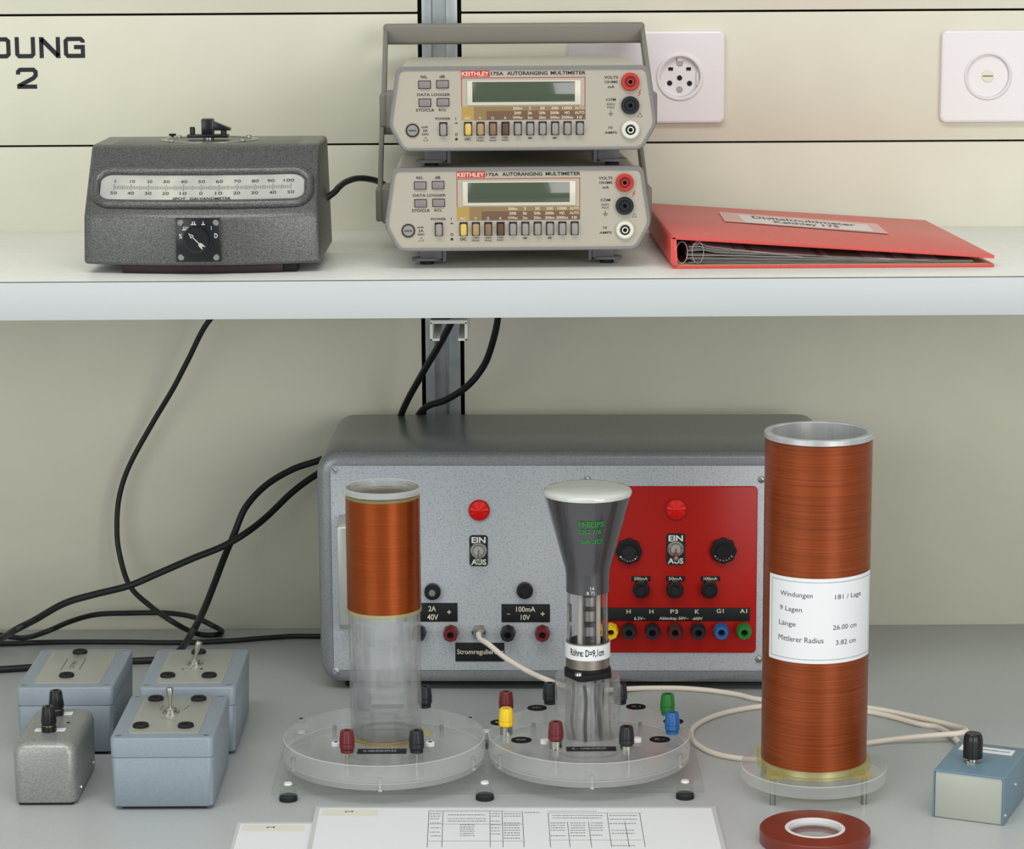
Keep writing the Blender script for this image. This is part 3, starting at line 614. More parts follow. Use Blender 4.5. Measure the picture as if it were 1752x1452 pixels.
def round_knob(px, py, r, name, y, depth=9, inner=None, m=black, fl=0, nf=10, mi2=None):
    q = P_(px, py, y-depth*.5); b = B(); b.cyl((q.x, y+.2, q.z), r, depth, 'y', 40, bev=1.2, flute=fl, nfl=nf)
    if inner: b.cyl((q.x, y-depth+.5, q.z), inner, 4.5, 'y', 28, bev=.8, mi=1)
    return b.obj(name, [m, mi2 or m], pt)
round_knob(740, 1012, 7.6, 'fuse_holder', 0, 7, 3.2, black, mi2=steel); round_knob(898, 1010, 7.6, 'fuse_holder', 0, 7, 4)
for px, py in ((1076, 943), (1238, 942)):
    k_ = round_knob(px, py, 11.6, 'control_knob', -1.4, 6, 7, blackm, .05, 8, GB)
    q = P_(px, py, -7.5); b = B(); s_ = 'INTENSIT' if px < 1100 else 'SCHARFE'
    for i, ch in enumerate(s_[::1]):
        a_ = R(215+ (110/(len(s_)-1))*i); x, z = q.x+9.2*math.cos(a_), q.z+9.2*math.sin(a_); b.text(ch, x-.7, x+.7, z-.9, z+.9, -7.3, rot=a_+R(90))
    b.obj('dial_lettering', [white], k_)
for px in (1097, 1154.5, 1214): round_knob(px, 1008, 7.8, 'fuse_cap', -1.4, 9, 4.5, GB)
# engraved black labels
def label(px0, py0, px1, py1, texts, y=-.2):
    a_, c_ = P_(px0, py0, y), P_(px1, py1, y); b = B(); b.box(a_.x, c_.x, y-.8, y+.1, c_.z, a_.z, bev=.2)
    for s_, x0, y0, x1, y1 in texts: u, v = P_(x0, y0, y), P_(x1, y1, y); b.text(s_, u.x, v.x, v.z, u.z, y-.9, 1, bold=.012)
    return b.obj('engraved_label', [blackm, mat('label_cream', (214, 212, 190), .6)], pt)
label(688, 1031, 783, 1063, [('2A', 733, 1036, 746, 1045), ('40V', 731, 1050, 750, 1060), ('+', 765, 1043, 772, 1050)])
label(858, 1033, 941, 1064, [('100mA', 883, 1037, 916, 1046), ('10V', 891, 1051, 907, 1060), ('+', 925, 1046, 932, 1053), ('-', 867, 1049.4, 873, 1050.2)])
label(779, 1099, 863, 1131, [('Stromregulierung', 782, 1110, 862, 1121)])
label(1019, 1039, 1283, 1062, [('H', 1072, 1042, 1079, 1049), ('H', 1111, 1042, 1118, 1049), ('P3', 1147, 1042, 1160, 1049), ('K', 1189, 1042, 1196, 1049), ('G1', 1226, 1041, 1238, 1048), ('A1', 1266, 1041, 1278, 1048),
      ('6.3V~', 1085, 1054.5, 1104, 1060), ('Ablenksp 50V~', 1128, 1054.5, 1178, 1061), ('-600V', 1184, 1055, 1202, 1060)], -1.4)
for x0, s_ in ((1080, '500mA'), (1139, '50mA'), (1199, '100mA')): label(x0, 985, x0+33, 993.5, [(s_, x0+5, 986.5, x0+28, 992)], -1.4)
def jack(px, py, m, y):
    q = P_(px, py, y-8); b = B()
    b.lathe([(0, 0), (5.5, 0), (5.5, 2), (7.2, 3), (6.6, 13), (6, 14.5), (3.2, 14.5), (2.6, 9), (0, 9)], (q.x, y+.2, q.z), 'y', 40, 0, .035, 8); b.cyl((q.x, y-8.9, q.z), 2.5, .3, 'y', 16, mi=1)
    return b.obj('terminal_post', [m, dark], pt)
brownp = mat('brown_plastic', (74, 28, 26), .4)
for px, m_ in ((716, blackp), (771, maroon), (869, blackp), (928, maroon)): jack(px, 1084, m_, -.2)
for px, m_ in ((1045, yellowp), (1076, blackp), (1116, blackp), (1155, brownp), (1194.5, blackp), (1234, bluep), (1273, greenp)): jack(px, 1080, m_, -1.4)
q = P_(819, 1082, -4); b = B(); b.cyl((q.x, -.1, q.z), 7.2, 3, 'y', 6, bev=.5); b.cyl((q.x, -2, q.z), 6, 7, 'y', 32, bev=1.2); b.obj('cable_connector', [chrome], pt); conn = q
# strap handles
for px in (586, None):
    x = P_(586, 980, -20).x if px else W_-P_(586, 980, -20).x; z1 = P_(586, 893, -10).z; z0 = P_(588, 1068, -10).z; b = B()
    b.prism([(-.2, z0-5), (-.2, z0+6), (-14, z0+8), (-17, z0+12), (-17, z1-12), (-14, z1-8), (-.2, z1-6), (-.2, z1+5), (-16, z1+3), (-22, z1-3), (-22, z0+3), (-16, z0-3)], x-4, x+7, 'x', bev=.9, seg=2)
    b.obj('strap_handle', [mat('satin_strap', (180, 182, 176), .3, .5)], pt)

# ================================================================ CABLES AT THE BACK
def path(*pts): return [at_y(p[0], p[1], p[2]) if len(p) == 3 else Vector(p[:3]) for p in pts]
b = B(); b.tube(path((470, 470, 2480), (400, 510, 2490), (355, 552, 2500), (322, 615, 2512), (296, 665, 2520), (262, 722, 2530), (222, 795, 2535), (204, 850, 2535), (200, 905, 2532), (205, 950, 2528), (222, 1002, 2515), (258, 1037, 2495), (298, 1065, 2470))
    + [at_z(335, 1083, 5), at_z(365, 1086, 4), at_z(380, 1080, 4), at_y(362, 1069, 2478), at_y(330, 1055, 2505), at_y(285, 1048.5, 2525), at_y(225, 1048.5, 2530), at_y(165, 1051, 2522), at_y(120, 1063, 2500), at_y(80, 1080, 2475), at_z(40, 1091, 3), at_z(0, 1086, 3), at_z(-60, 1080, 3), at_z(-200, 1078, 3)], 2.75, 10)
tag(b.obj('thin_black_cable', [rubber]), 'thin black cable dropping from behind the shelf and looping on worktop', 'cable')
b = B(); b.tube(path((852, 510, 2440), (852, 543, 2450), (843, 585, 2462), (828, 625, 2475), (800, 660, 2485), (763, 684, 2500), (722, 702, 2515)) + [Vector((-115, 2539, 190)), Vector((-155, 2539, 188))] +
    path((590, 772, 2535), (541, 789, 2530), (500, 803, 2525), (455, 830, 2515), (420, 868, 2500), (400, 915, 2490), (383, 955, 2475), (368, 995, 2450), (348, 1045, 2410), (328, 1083, 2370)) + [at_z(308, 1112, 12), at_z(285, 1126, 5), at_z(240, 1130, 3.3), at_z(200, 1131, 3.3), at_z(140, 1137, 3.3), at_z(60, 1141, 3.3), at_z(0, 1145, 3.3), at_z(-120, 1150, 3.3)], 3.4, 10)
tag(b.obj('mains_cable', [rubber]), 'thick black cable curving from behind power supply down between the grey-blue boxes', 'cable')
b = B(); b.tube(path((790, 515, 2365), (770, 556, 2390), (748, 596, 2420), (722, 640, 2460), (690, 700, 2505)) + [Vector((-130, 2545, 175)), Vector((-160, 2545, 170))] +
    path((580, 792, 2540), (541, 812, 2532), (500, 842, 2520), (455, 885, 2500), (420, 912, 2480), (380, 935, 2470), (330, 955, 2460), (270, 981, 2450), (220, 1002, 2440), (160, 1017, 2425), (110, 1032, 2410), (60, 1060, 2385), (25, 1078, 2360)) + [at_z(-5, 1096, 12), at_z(-60, 1120, 4), at_z(-200, 1140, 3.3)], 3.4, 10)
tag(b.obj('mains_cable', [rubber]), 'thick black cable sagging left across the wall to the left edge', 'cable')
b = B(); b.tube([at_z(x, y, 2.8) for x, y in ((-150, 1104), (0, 1101), (100, 1098), (220, 1098), (300, 1099), (390, 1096), (440, 1092), (500, 1088), (545, 1088), (640, 1086))], 2.6, 10)
tag(b.obj('straight_black_cable', [rubber]), 'black cable lying almost straight on the worktop along the wall', 'cable')

# ================================================================ GREY-BLUE CAST BOXES
boxm = speckle('grey_blue_enamel', (139, 151, 160), (143, 155, 164), 500, .42, bump=.05)
foil = mat('silver_foil_plate', (178, 180, 170), .36, .35)
def cast_box(label_, loc, yaw=0):
    t = thing('switch_box', label_, 'switch box', loc, yaw, 'grey-blue cast boxes on the left of the worktop')
    b = B(); bm = bmesh.new(); lay = []
    def ringv(ins, z, r=5): return [bm.verts.new((x, y, z)) for x, y in rrect(-42+ins, 42-ins, ins, 123-ins, r, 5)]
    lay = [ringv(2.6, 3), ringv(1.6, 4), ringv(.5, 44.2), ringv(1.0, 44.8), ringv(2.4, 44.9)]
    for A, C in zip(lay, lay[1:]):
        for i in range(len(A)): bm.faces.new((A[i], A[(i+1) % len(A)], C[(i+1) % len(A)], C[i]))
    bm.faces.new(lay[0]); bm.faces.new(lay[-1]); bmesh.ops.recalc_face_normals(bm, faces=bm.faces[:]); b._add(bm, 0)
    b.box(-34, 34, 7, 114, 0, 3.4, mi=1); b.obj('body', [boxm, rubberf], t, sharp=50)
    b = B(); bm = bmesh.new(); lay = [ringv(2, 45.1), ringv(.4, 45.3), ringv(.2, 59.8), ringv(.9, 61), ringv(2, 61.4)]
    for A, C in zip(lay, lay[1:]):
        for i in range(len(A)): bm.faces.new((A[i], A[(i+1) % len(A)], C[(i+1) % len(A)], C[i]))
    bm.faces.new(lay[0]); bm.faces.new(lay[-1]); bmesh.ops.recalc_face_normals(bm, faces=bm.faces[:]); b._add(bm, 0); ld = b.obj('lid', [boxm], t, sharp=50)
    for x in (-35.5, 35.5):
        for y in (7, 116): b = B(); b.ring((x, y, 61.1), 3.4, 2.4, .6, 'z', 18); b.cyl((x, y, 61.0), 2.4, .45, 'z', 16, mi=1); b.box(x-2, x+2, y-.4, y+.4, 61.4, 61.6, mi=1); b.obj('lid_screw', [boxm, steel], ld)
    return t
def top(t, loc, px, py, z=61.6): q = plane_xy(px, py, loc, t.rotation_euler.z, z, 2); return q.x, q.y
def socket(t, x, y):
    b = B(); b.ring((x, y, 61.8), 6.6, 3.6, 2.6, 'z', 32, b=.8); b.ring((x, y, 61.8), 3.4, 2.1, 2.2, 'z', 20); b.cyl((x, y, 61.8), 3.6, .6, 'z', 20, mi=1); b.obj('banana_socket', [blackm, dark], t)
LA, LB, LC = (-387, 2135, 0), (-281, 2133, 0), (-284, 1989.5, 0)
ta = cast_box('rear left grey-blue box with two black sockets and a resistor symbol', LA)
tb = cast_box('rear grey-blue box with toggle lever and three black sockets', LB)
tcx = cast_box('front grey-blue box with toggle lever and four black sockets', LC)
def foilplate(t, x0, x1, y0, y1, marks):
    b = B(); b.prism(rrect(x0, x1, y0, y1, 4), 61.3, 61.9, 'z', bev=.15, ang=50); f = b.obj('foil_plate', [foil], t)
    b = B(); marks(b)
    if len(b.bm.verts): b.obj('plate_marks', [ink], f)
def lineq(b, p, q, wd=.5, z=62.0):
    p, q = Vector(p), Vector(q); d = (q-p).normalized(); n = Vector((-d.y, d.x))*wd/2
    b.quad([(p.x-n.x, p.y-n.y, z), (q.x-n.x, q.y-n.y, z), (q.x+n.x, q.y+n.y, z), (p.x+n.x, p.y+n.y, z)])
A1, A2 = top(ta, LA, 137, 1117), top(ta, LA, 114, 1157)
def mk(b):
    lineq(b, (A2[0], A2[1]+6), (A2[0], A2[1]+14)); lineq(b, (A1[0], A1[1]-6), (A1[0], A1[1]-14)); m_ = (A1[1]+A2[1])/2; xm = (A1[0]+A2[0])/2
    lineq(b, (xm-8, m_-18), (xm-8, m_+18)); lineq(b, (xm+8, m_-18), (xm+8, m_+18))
    for i, s_ in enumerate('270\u03a9'): b.text(s_, xm-2.2, xm+2.2, m_-12+i*6, m_-8+i*6, 62.0, 0, 'z', rot=R(90))
foilplate(ta, -29, 29, 13, 112, mk)
for p in (A1, A2): socket(ta, *p)
Bs = [top(tb, LB, *p) for p in ((340, 1117), (287, 1157), (358, 1157))]; Bt = top(tb, LB, 333, 1136)
def mk(b):
    lineq(b, (Bt[0]-1, Bt[1]-16), (Bt[0]-1, Bt[1]-8)); lineq(b, (Bs[1][0], Bs[1][1]+5), (Bs[1][0]+1, Bs[1][1]+13)); lineq(b, (Bs[2][0], Bs[2][1]+5), (Bs[2][0]+1, Bs[2][1]+13)); b.text('2', Bt[0]-10, Bt[0]-7, Bt[1]-18, Bt[1]-14, 62, 0, 'z'); b.text('1', Bt[0]+7, Bt[0]+9, Bt[1]-18, Bt[1]-14, 62, 0, 'z')
foilplate(tb, -29, 29, 13, 112, mk)
for p in Bs: socket(tb, *p)
b = B(); toggle(b, (Bt[0], Bt[1], 61.9), 'z', 18, R(16), nut=7, tip=3.1); b.ring((Bt[0], Bt[1], 61.9), 7.4, 5, 1.6, 'z', 28, b=.5); b.obj('toggle_switch', [chrome], tb)
Cs = [top(tcx, LC, *p) for p in ((267, 1197), (340, 1197), (241, 1243), (318, 1243))]; Ct = top(tcx, LC, 292, 1219)
def mk(b):
    lineq(b, (Ct[0]-10, Ct[1]+7), (Ct[0]-8, Ct[1]+20)); lineq(b, (Ct[0]+10, Ct[1]+7), (Ct[0]+13, Ct[1]+20)); lineq(b, (Ct[0]-8, Ct[1]-12), (Ct[0]+8, Ct[1]-26), .3)
foilplate(tcx, -29, 29, 13, 112, mk)
for p in Cs: socket(tcx, *p)
b = B(); toggle(b, (Ct[0], Ct[1], 61.9), 'z', 18.5, R(-1), nut=7, tip=3.1); b.ring((Ct[0], Ct[1], 61.9), 7.4, 5, 1.6, 'z', 28, b=.5); b.obj('toggle_switch', [chrome], tcx)

def post(name, parent, x, y, z, m, cap=15.5, base=True, lift=0):
    """binding post: collar, stud and fluted cap"""
    b = B(); b.cyl((x, y, z), 5.4, 3+lift, 'z', 24, mi=1 if lift else 0, bev=.5) if base else None
    if lift: b.cyl((x, y, z+1), 2, 5+lift, 'z', 12, mi=1)
    z0 = z+3+lift
    b.lathe([(0, 0), (5.4, 0), (6.1, .8), (6.2, 4), (5.8, 4.6), (6.3, 5.2), (5.3, cap-.8), (4.6, cap), (2.3, cap), (2.1, cap-5), (0, cap-5)], (x, y, z0), 'z', 48, 0, .025, 10)
    return b.obj(name, [m, chrome], parent)
# small hammertone box
hm = speckle('silver_hammertone', (140, 144, 140), (172, 174, 168), 700, .38, .4, .4, (.3, .7), dist=.0003)
LH = (-382, 2003, 0)
ht = thing('resistor_box', 'small silver hammertone box with two black binding posts, front left', 'metal box', LH)
b = B(); bm = bmesh.new(); lay = []
for z, ins, r in ((2.4, 1.5, 6), (3.4, .6, 7), (44, 0, 8), (49, 1.2, 8), (52, 4, 8), (53.4, 8, 8)):
    lay.append([bm.verts.new((x, y, z)) for x, y in rrect(-25.5+ins, 26-ins, ins, 103-ins, r, 6)])
for A, C in zip(lay, lay[1:]):
    for i in range(len(A)): bm.faces.new((A[i], A[(i+1) % len(A)], C[(i+1) % len(A)], C[i]))
bm.faces.new(lay[0]); bm.faces.new(lay[-1]); bmesh.ops.recalc_face_normals(bm, faces=bm.faces[:]); b._add(bm, 0); b.obj('housing', [hm], ht, sharp=60)
b = B(); b.box(-22, 22, 4, 99, 0, 2.6); b.obj('base_plate', [rubberf], ht)
h1 = plane_xy(84, 1250, LH, 0, 53.4, 2); h2 = plane_xy(97, 1222, LH, 0, 53.4, 2)
for q in (h1, h2):
    b = B(); b.box(q.x-12, q.x+13, q.y-1.5, q.y+7, 53.3, 53.6); b.obj('paper_label', [paper], ht)
    b = B(); b.cyl((q.x, q.y, 53.5), 6.3, 4.5, 'z', 24, bev=.6); b.cyl((q.x, q.y, 58), 5.2, 1.2, 'z', 20, mi=1)
    b.lathe([(0, 0), (5.8, 0), (6.4, 3), (5, 14.5), (4.4, 15.5), (2.2, 15.5), (2, 11), (0, 11)], (q.x, q.y, 59), 'z', 40, 0, .03, 10); b.obj('binding_post', [GB, mat('brass', (180, 150, 80), .3, 1)], ht)
q = plane_xy(117, 1236, LH, 0, 53.4, 2); b = B(); b.cyl((q.x, q.y, 53.3), 1.5, .4, 'z', 12); b.obj('blank_hole', [dark], ht)
for y in (22, 85): b = B(); b.lathe([(0, 0), (2, 0), (1.6, 1.2), (0, 1.4)], (25.6, y, 9), 'x', 12); b.obj('side_screw', [chrome], ht)

# ================================================================ BLUE POTENTIOMETER BOX
LQb = (334.5, 1965, 0); QY = R(-23.5)
qt = thing('potentiometer_box', 'small blue metal box with black knob and white label, right on the worktop', 'metal box', LQb, QY)
bl = mat('blue_enamel', (110, 138, 154), .38)
b = B(); b.prism([(0, 1), (0, 38.6), (1.4, 40), (56, 40), (57.4, 38.6), (57.4, 1), (56, 1), (56, 38.4), (1.4, 38.4), (1.4, 1)], -.8, 80, 'y', bev=.3, ang=50); b.obj('cover_shell', [bl], qt)
b = B(); b.box(1.6, 55.8, .3, 78, .5, 38.2, bev=.6); b.obj('chassis', [mat('satin_alu_panel', (180, 186, 174), .42, .2)], qt)
q = plane_xy(1664, 1304, LQb, QY, 40, 2); kx_, ky_ = q.x, q.y
b = B(); b.cyl((kx_, ky_, 40), 6.8, 2.2, 'z', 6, mi=1, bev=.3); b.cyl((kx_, ky_, 42), 4, 3, 'z', 20, mi=1); b.lathe([(0, 0), (7.8, 0), (7.8, 14), (7.1, 18), (5.8, 20), (0, 20)], (kx_, ky_, 44.6), 'z', 56, 0, .02, 14); b.obj('knob', [GB, chrome], qt)
b = B(); b.box(6, 50, 57, 71, 40, 40.15); b.text('Stromregulierung', 9, 47, 62, 66, 40.3, 1, 'z', bold=.02); b.obj('paper_label', [paper, greyink], qt)
b = B()
for y, z in ((5, 7), (40, 22)): b = B(); b.lathe([(0, 0), (2.4, 0), (1.9, 1.3), (0, 1.7)], (57.3, y, z), 'x', 14); b.obj('side_screw', [chrome], qt)
b = B()
for x in (5, 52):
    for y in (6, 74): b = B(); b.cyl((x, y, 0), 3, .6, 'z', 12); b.obj('foot', [rubberf], qt)
# white control cable
loopz = 2.4
Mp = Matrix.Translation(Vector(PL)) @ Matrix.Rotation(PY, 4, 'Z')
c0 = Mp @ Vector((conn.x, -6, conn.z)); c1 = Mp @ Vector((conn.x+2, -22, conn.z-1))
pts = [c0, c1, at_y(836, 1102, 2280), at_y(866, 1126, 2262), at_y(905, 1149, 2248), at_y(945, 1166, 2238)]+[at_z(990, 1180, 10), at_z(1040, 1180, 5), at_z(1100, 1177, loopz), at_z(1160, 1177, loopz), at_z(1215, 1181, loopz), at_z(1262, 1188, loopz), at_z(1305, 1197, loopz), at_z(1400, 1201, loopz+1), at_z(1495, 1212, loopz+2), at_z(1575, 1228, loopz+2), at_z(1630, 1241, loopz+2), at_z(1652, 1248, loopz+4), at_z(1640, 1254, loopz+6), at_z(1570, 1260, loopz+4), at_z(1490, 1270, loopz), at_z(1400, 1288, loopz), at_z(1320, 1298, loopz), at_z(1265, 1297, loopz), at_z(1215, 1286, loopz), at_z(1185, 1265, loopz), at_z(1188, 1243, loopz), at_z(1230, 1222, loopz), at_z(1305, 1208, loopz), at_z(1400, 1208, loopz), at_z(1495, 1219, loopz), at_z(1570, 1238, loopz), at_z(1620, 1252, loopz), at_z(1655, 1264, 6), at_z(1690, 1262, 12)]
Mq = Matrix.Translation(Vector(LQb)) @ Matrix.Rotation(QY, 4, 'Z'); pts[-1] = Mq @ Vector((30, 80, 14)); pts[-2] = Mq @ Vector((24, 92, 10))
b = B(); b.tube(pts, 2.5, 10); tag(b.obj('control_cable', [whitecable]), 'cream white cable from power supply socket looping to the small blue box', 'cable')

def acrylic_disc(t, nm, ro, hole, z0, z1, face=None):
    b = B(); bm = bmesh.new(); n = 96; L_ = []
    for r_, z in ((hole, z0), (ro-.5, z0), (ro, z0+.5), (ro, z1-.6), (ro-.6, z1), (hole, z1)): L_.append([bm.verts.new((r_*math.cos(2*math.pi*i/n), r_*math.sin(2*math.pi*i/n), z)) for i in range(n)])
    for k_ in range(6):
        for i in range(n): f_ = bm.faces.new((L_[k_][i], L_[k_][(i+1) % n], L_[(k_+1) % 6][(i+1) % n], L_[(k_+1) % 6][i])); f_.material_index = (0, 2, 1, 2, 0, 0)[k_]
    bmesh.ops.recalc_face_normals(bm, faces=bm.faces[:]); me_ = bpy.data.meshes.new('t'); bm.to_mesh(me_); bm.free(); b.bm.from_mesh(me_); return b.obj(nm, [face or acryl_f, acryl_e, acryl_c], t)
# ================================================================ BIG SOLENOID
copper = speckle('enamelled_copper', (112, 46, 10), (176, 84, 24), 11, .36, .45, .12, (.2, .85), (1.2, 1.2, 150), c3=(146, 64, 14), coat=.12, dist=.0001)
copper2 = speckle('fine_copper', (150, 66, 14), (178, 84, 20), 9, .3, .75, .05, (.2, .8), (1.2, 1.2, 120), c3=(154, 68, 16), coat=.15, dist=.0001)
LS = (247, 2033, 0)
stt = thing('solenoid_coil', 'tall copper-wire coil on aluminium tube with printed white label', 'coil', LS)
acrylic_disc(stt, 'base_disc', 60, 36, 12, 22.5)
b = B(); b.ring((0, 0, 22.7), 46.5, 37, 6.4, 'z', 64, b=.6); b.obj('base_collar', [acryl_y], stt)
for a_ in (45, 135, 225, 315):
    x, y = 54*math.cos(R(a_)), 54*math.sin(R(a_))*.98
    b = B(); b.cyl((x*.97, y*.97, 0), 2.4, 22, 'z', 16, bev=.4); b.obj('support_pin', [steel], stt)
    b = B(); b.cyl((x*.93, y*.93, 22.7), 8.2, 3.5, 'z', 24, bev=.6); b.obj('collar_lug', [acryl_y], stt)
RC = 43.2
b = B(); b.ring((0, 0, 29.3), RC, 40, 267.5, 'z', 96, b=.4); b.obj('winding', [copper], stt)
b = B(); b.lathe([(38.6, 23), (39.9, 23), (39.9, 297), (43.4, 297.1), (43.9, 297.6), (43.9, 301.4), (43.2, 302), (39.2, 302), (38.6, 301.4)], (0, 0, 0), 'z', 96, closed=True); b.obj('core_tube', [alu], stt)
ztop = at_y(1402, 990, 1990).z
def cw(rad):
    def f(co): a_ = (co.x)/RC-R(0)+R(3); sk = .012*co.x; return Vector((rad*math.sin(a_), -rad*math.cos(a_)-0, co.z+sk-0*co.y))
    return f
lw, lh = 103, 70
b = B(); b.warp = cw(RC+.5); b.quad([(-lw/2, 0, ztop-lh), (lw/2, 0, ztop-lh), (lw/2, 0, ztop), (-lw/2, 0, ztop)], 0, 24)
lb = b.obj('paper_label', [paper], stt)
b = B(); b.warp = cw(RC+.65)
def arc_x(zx): # label pixel column (zoomed crop) -> arc length
    px = 1230+zx/2.79; s_ = max(-.97, min(.97, (px-1401.5)/90.5)); return (math.asin(s_)-R(3))*RC
def lz(zy, zx=480): # row at label mid
    s_ = (1230+zx/2.79-1401.5)/90.5; drop = (1-math.sqrt(max(0, 1-s_*s_)))*RC*.25*2.0
    return ztop-((zy+drop*2.79*0-865)/2.79)/2.03/.965
def T(s_, x0, x1, zc_, hh=6.0):
    a0, a1 = arc_x(x0), arc_x(x1); xm = 1230+(x0+x1)/2/2.79; s2 = (xm-1401.5)/90.5; rise = RC*(1-math.sqrt(max(0, 1-s2*s2)))*.245
    z_ = ztop-((zc_-865)/2.79)/2.08/.97-rise-.012*(a0+a1)/2; b.text(s_, a0, a1, z_-hh/2, z_+hh/2, 0)
T('Windungen', 292, 432, 941, 5.2); T('181 / Lage', 536, 663, 946, 5); T('9 Lagen', 291, 385, 1006, 5.2); T('L\u00e4nge', 288, 358, 1073, 5.2); T('26.00 cm', 528, 644, 1085, 3.9); T('Mittlerer Radius', 287, 485, 1147, 4.4); T('3.82 cm', 543, 641, 1155, 3.9)
for z0, z1, x0, x1 in ((ztop-3.3, ztop-3, -48, 48), (ztop-lh+3, ztop-lh+3.3, -48, 48), (ztop-lh+3, ztop-3, -48.2, -47.9), (ztop-lh+3, ztop-3, 47.9, 48.2)): b.quad([(x0, 0, z0), (x1, 0, z0), (x1, 0, z1), (x0, 0, z1)], 0, 16)
b.obj('label_print', [greyink], lb)

# ================================================================ RED RING COIL
LR = (234, 1909.5, 0)
rt = thing('ring_coil', 'flat dark red ring with white rim and clear window, bottom right', 'coil')
rt.location = Vector(LR)*K
b = B(); b.ring((0, 0, 0), 43, 22.5, 11, 'z', 72, b=.7); b.obj('ring_body', [mat('red_brown_lacquer', (122, 44, 30), .35, coat=.2)], rt)
b = B(); b.ring((0, 0, 6), 23.4, 20.5, 5.4, 'z', 64, b=.4); b.obj('white_rim', [plate_w], rt)
b = B(); b.cyl((0, 0, 4.5), 20.3, 3.5, 'z', 48, bev=.5); b.obj('clear_window', [acryl], rt)

# ================================================================ MOUNTING PLATE, STANDS
mp_ = thing('mounting_plate', 'clear acrylic base plate on screw feet under both round stands', 'base plate', (-23, 2083, 0))
b = B(); b.box(-175, 178, -80, 88, 8, 12, bev=.4); b.obj('plate', [acryl_p], mp_)
for x in (-162, -1, 163):
    for y in (-68, 72):
        b = B(); b.cyl((x, y, 0), 7.5, 4, 'z', 28, bev=.6, mi=0); b.cyl((x, y, 4), 7.3, 4, 'z', 28, mi=1); b.cyl((x, y, 12), 7, 1.6, 'z', 28, mi=1, bev=.4); b.lathe([(0, 0), (3.6, 0), (3, 1.6), (0, 2)], (x, y, 13.5), 'z', 20, mi=2); b.obj('plate_foot', [rubberf, acryl, plate_w], mp_)
def stand_disc(t, cx=0, cy=0, hole=31):
    for z0, z1, ro, nm in ((20, 35, 85, 'top_disc'), (14, 19.6, 84.6, 'lower_disc')): acrylic_disc(t, nm, ro, hole, z0, z1)
    for a_ in (-90, -18, 54, 126, 198):
        x, y = 79*math.cos(R(a_)), 79*math.sin(R(a_)); b = B(); b.cyl((x, y, 12), 1.8, 11, 'z', 12, mi=0); b.lathe([(0, 0), (3, 0), (2.6, 2), (0, 2.4)], (x, y, 12), 'z', 16); b.obj('disc_screw', [steel], t)
LL = (-109, 2080.5, 0); LT = (63.5, 2084, 0)
lt = thing('coil_stand', 'clear round acrylic stand carrying a copper coil on a clear tube', 'coil stand', LL)
stand_disc(lt)
tp = lambda px, py, L=LL, z=35: plane_xy(px, py, L, 0, z, 2)
for px, py, m_ in ((594, 1286, maroon), (713, 1286, blackp)):
    q = tp(px, py); post('binding_post', lt, q.x, q.y, 35, m_); b = B(); b.cyl((q.x, q.y, 15), 1.6, 20, 'z', 12); b.box(q.x-5, q.x+5, q.y-5, q.y+5, 16, 19.5, mi=1); b.obj('terminal_stud', [steel, acryl], lt)
for px, py in ((623, 1214), (727, 1209)):
    q = tp(px, py); post('binding_post', lt, q.x, q.y, 35, blackp)
for px, py in ((575, 1275), (736, 1275), (515, 1235), (805, 1233)):
    q = tp(px, py); b = B(); b.cyl((q.x, q.y, 35), 3.8, 3.2, 'z', 20, bev=.5); b.cyl((q.x, q.y, 38), 1.6, .4, 'z', 12, mi=1); b.obj('cap_screw', [plate_w if py > 1250 else acryl, dark], lt)
def lab(t, L, px0, px1, py0, py1, s_):
    a_, c_ = tp(px0, py1, L), tp(px1, py0, L); b = B(); b.box(a_.x, c_.x, a_.y, c_.y, 34.9, 35.5, bev=.1)
    if s_: w_ = c_.x-a_.x; b.text(s_, a_.x+w_*.12, c_.x-w_*.2, a_.y+(c_.y-a_.y)*.3, a_.y+(c_.y-a_.y)*.7, 35.6, 1, 'z', bold=.02)
    b.obj('engraved_label', [blackm, mat('grey_engraving', (150, 152, 148), .6)], t)
lab(lt, LL, 611, 696, 1281, 1289.5, 'H ABLENKSPULE'); lab(lt, LL, 634, 691, 1205, 1211.5, '')
# clear tube, windings; the axis stands on the disc centre
Ra = 30
zt_ = at_y(656, 862, LL[1]-Ra).z; zm_ = at_y(657, 1053, LL[1]-Ra).z; zf_ = at_y(653, 832, LL[1]).z
xo = at_y(660, 1200, LL[1]).x-LL[0]
b = B(); b.ring((xo, 0, 15), 30, 27, zf_-15, 'z', 72); b.ring((xo, 0, 15), 26.9, 25.5, 30, 'z', 48); b.obj('clear_tube', [acryl_t], lt)
b = B(); b.ring((xo, 0, 34.6), 32, 30.1, 2.2, 'z', 64, b=.5)
b.obj('glue_bead', [glue], lt)
b = B()
for s_ in (-1, 1): b = B(); b.cyl((xo+s_*33.5, -1, 35), 5.5, 3, 'z', 20, bev=.8); b.obj('tube_lug', [acryl_y], lt)
b = B(); b.ring((xo, 0, zm_), 30.9, 30.1, zt_-zm_, 'z', 96, b=.2); b.obj('winding', [copper2], lt)
for z0, z1, r_ in ((zm_-3, zm_, 31.4), (zt_, zt_+2.4, 31)): b = B(); b.ring((xo, 0, z0), r_, 30.1, z1-z0, 'z', 72, b=.4); b.obj('collar', [acryl_y], lt)
b = B(); b.ring((xo, 0, zf_-4.5), 32.6, 30.1, 5, 'z', 72, b=1, mi=1); b.ring((xo, 0, zf_-4.5), 26.8, 22, 3.5, 'z', 64, b=.6); b.cyl((xo, 0, zf_-4.5), 22, 1.6, 'z', 48); b.obj('top_flange', [acryl, acryl_e], lt)
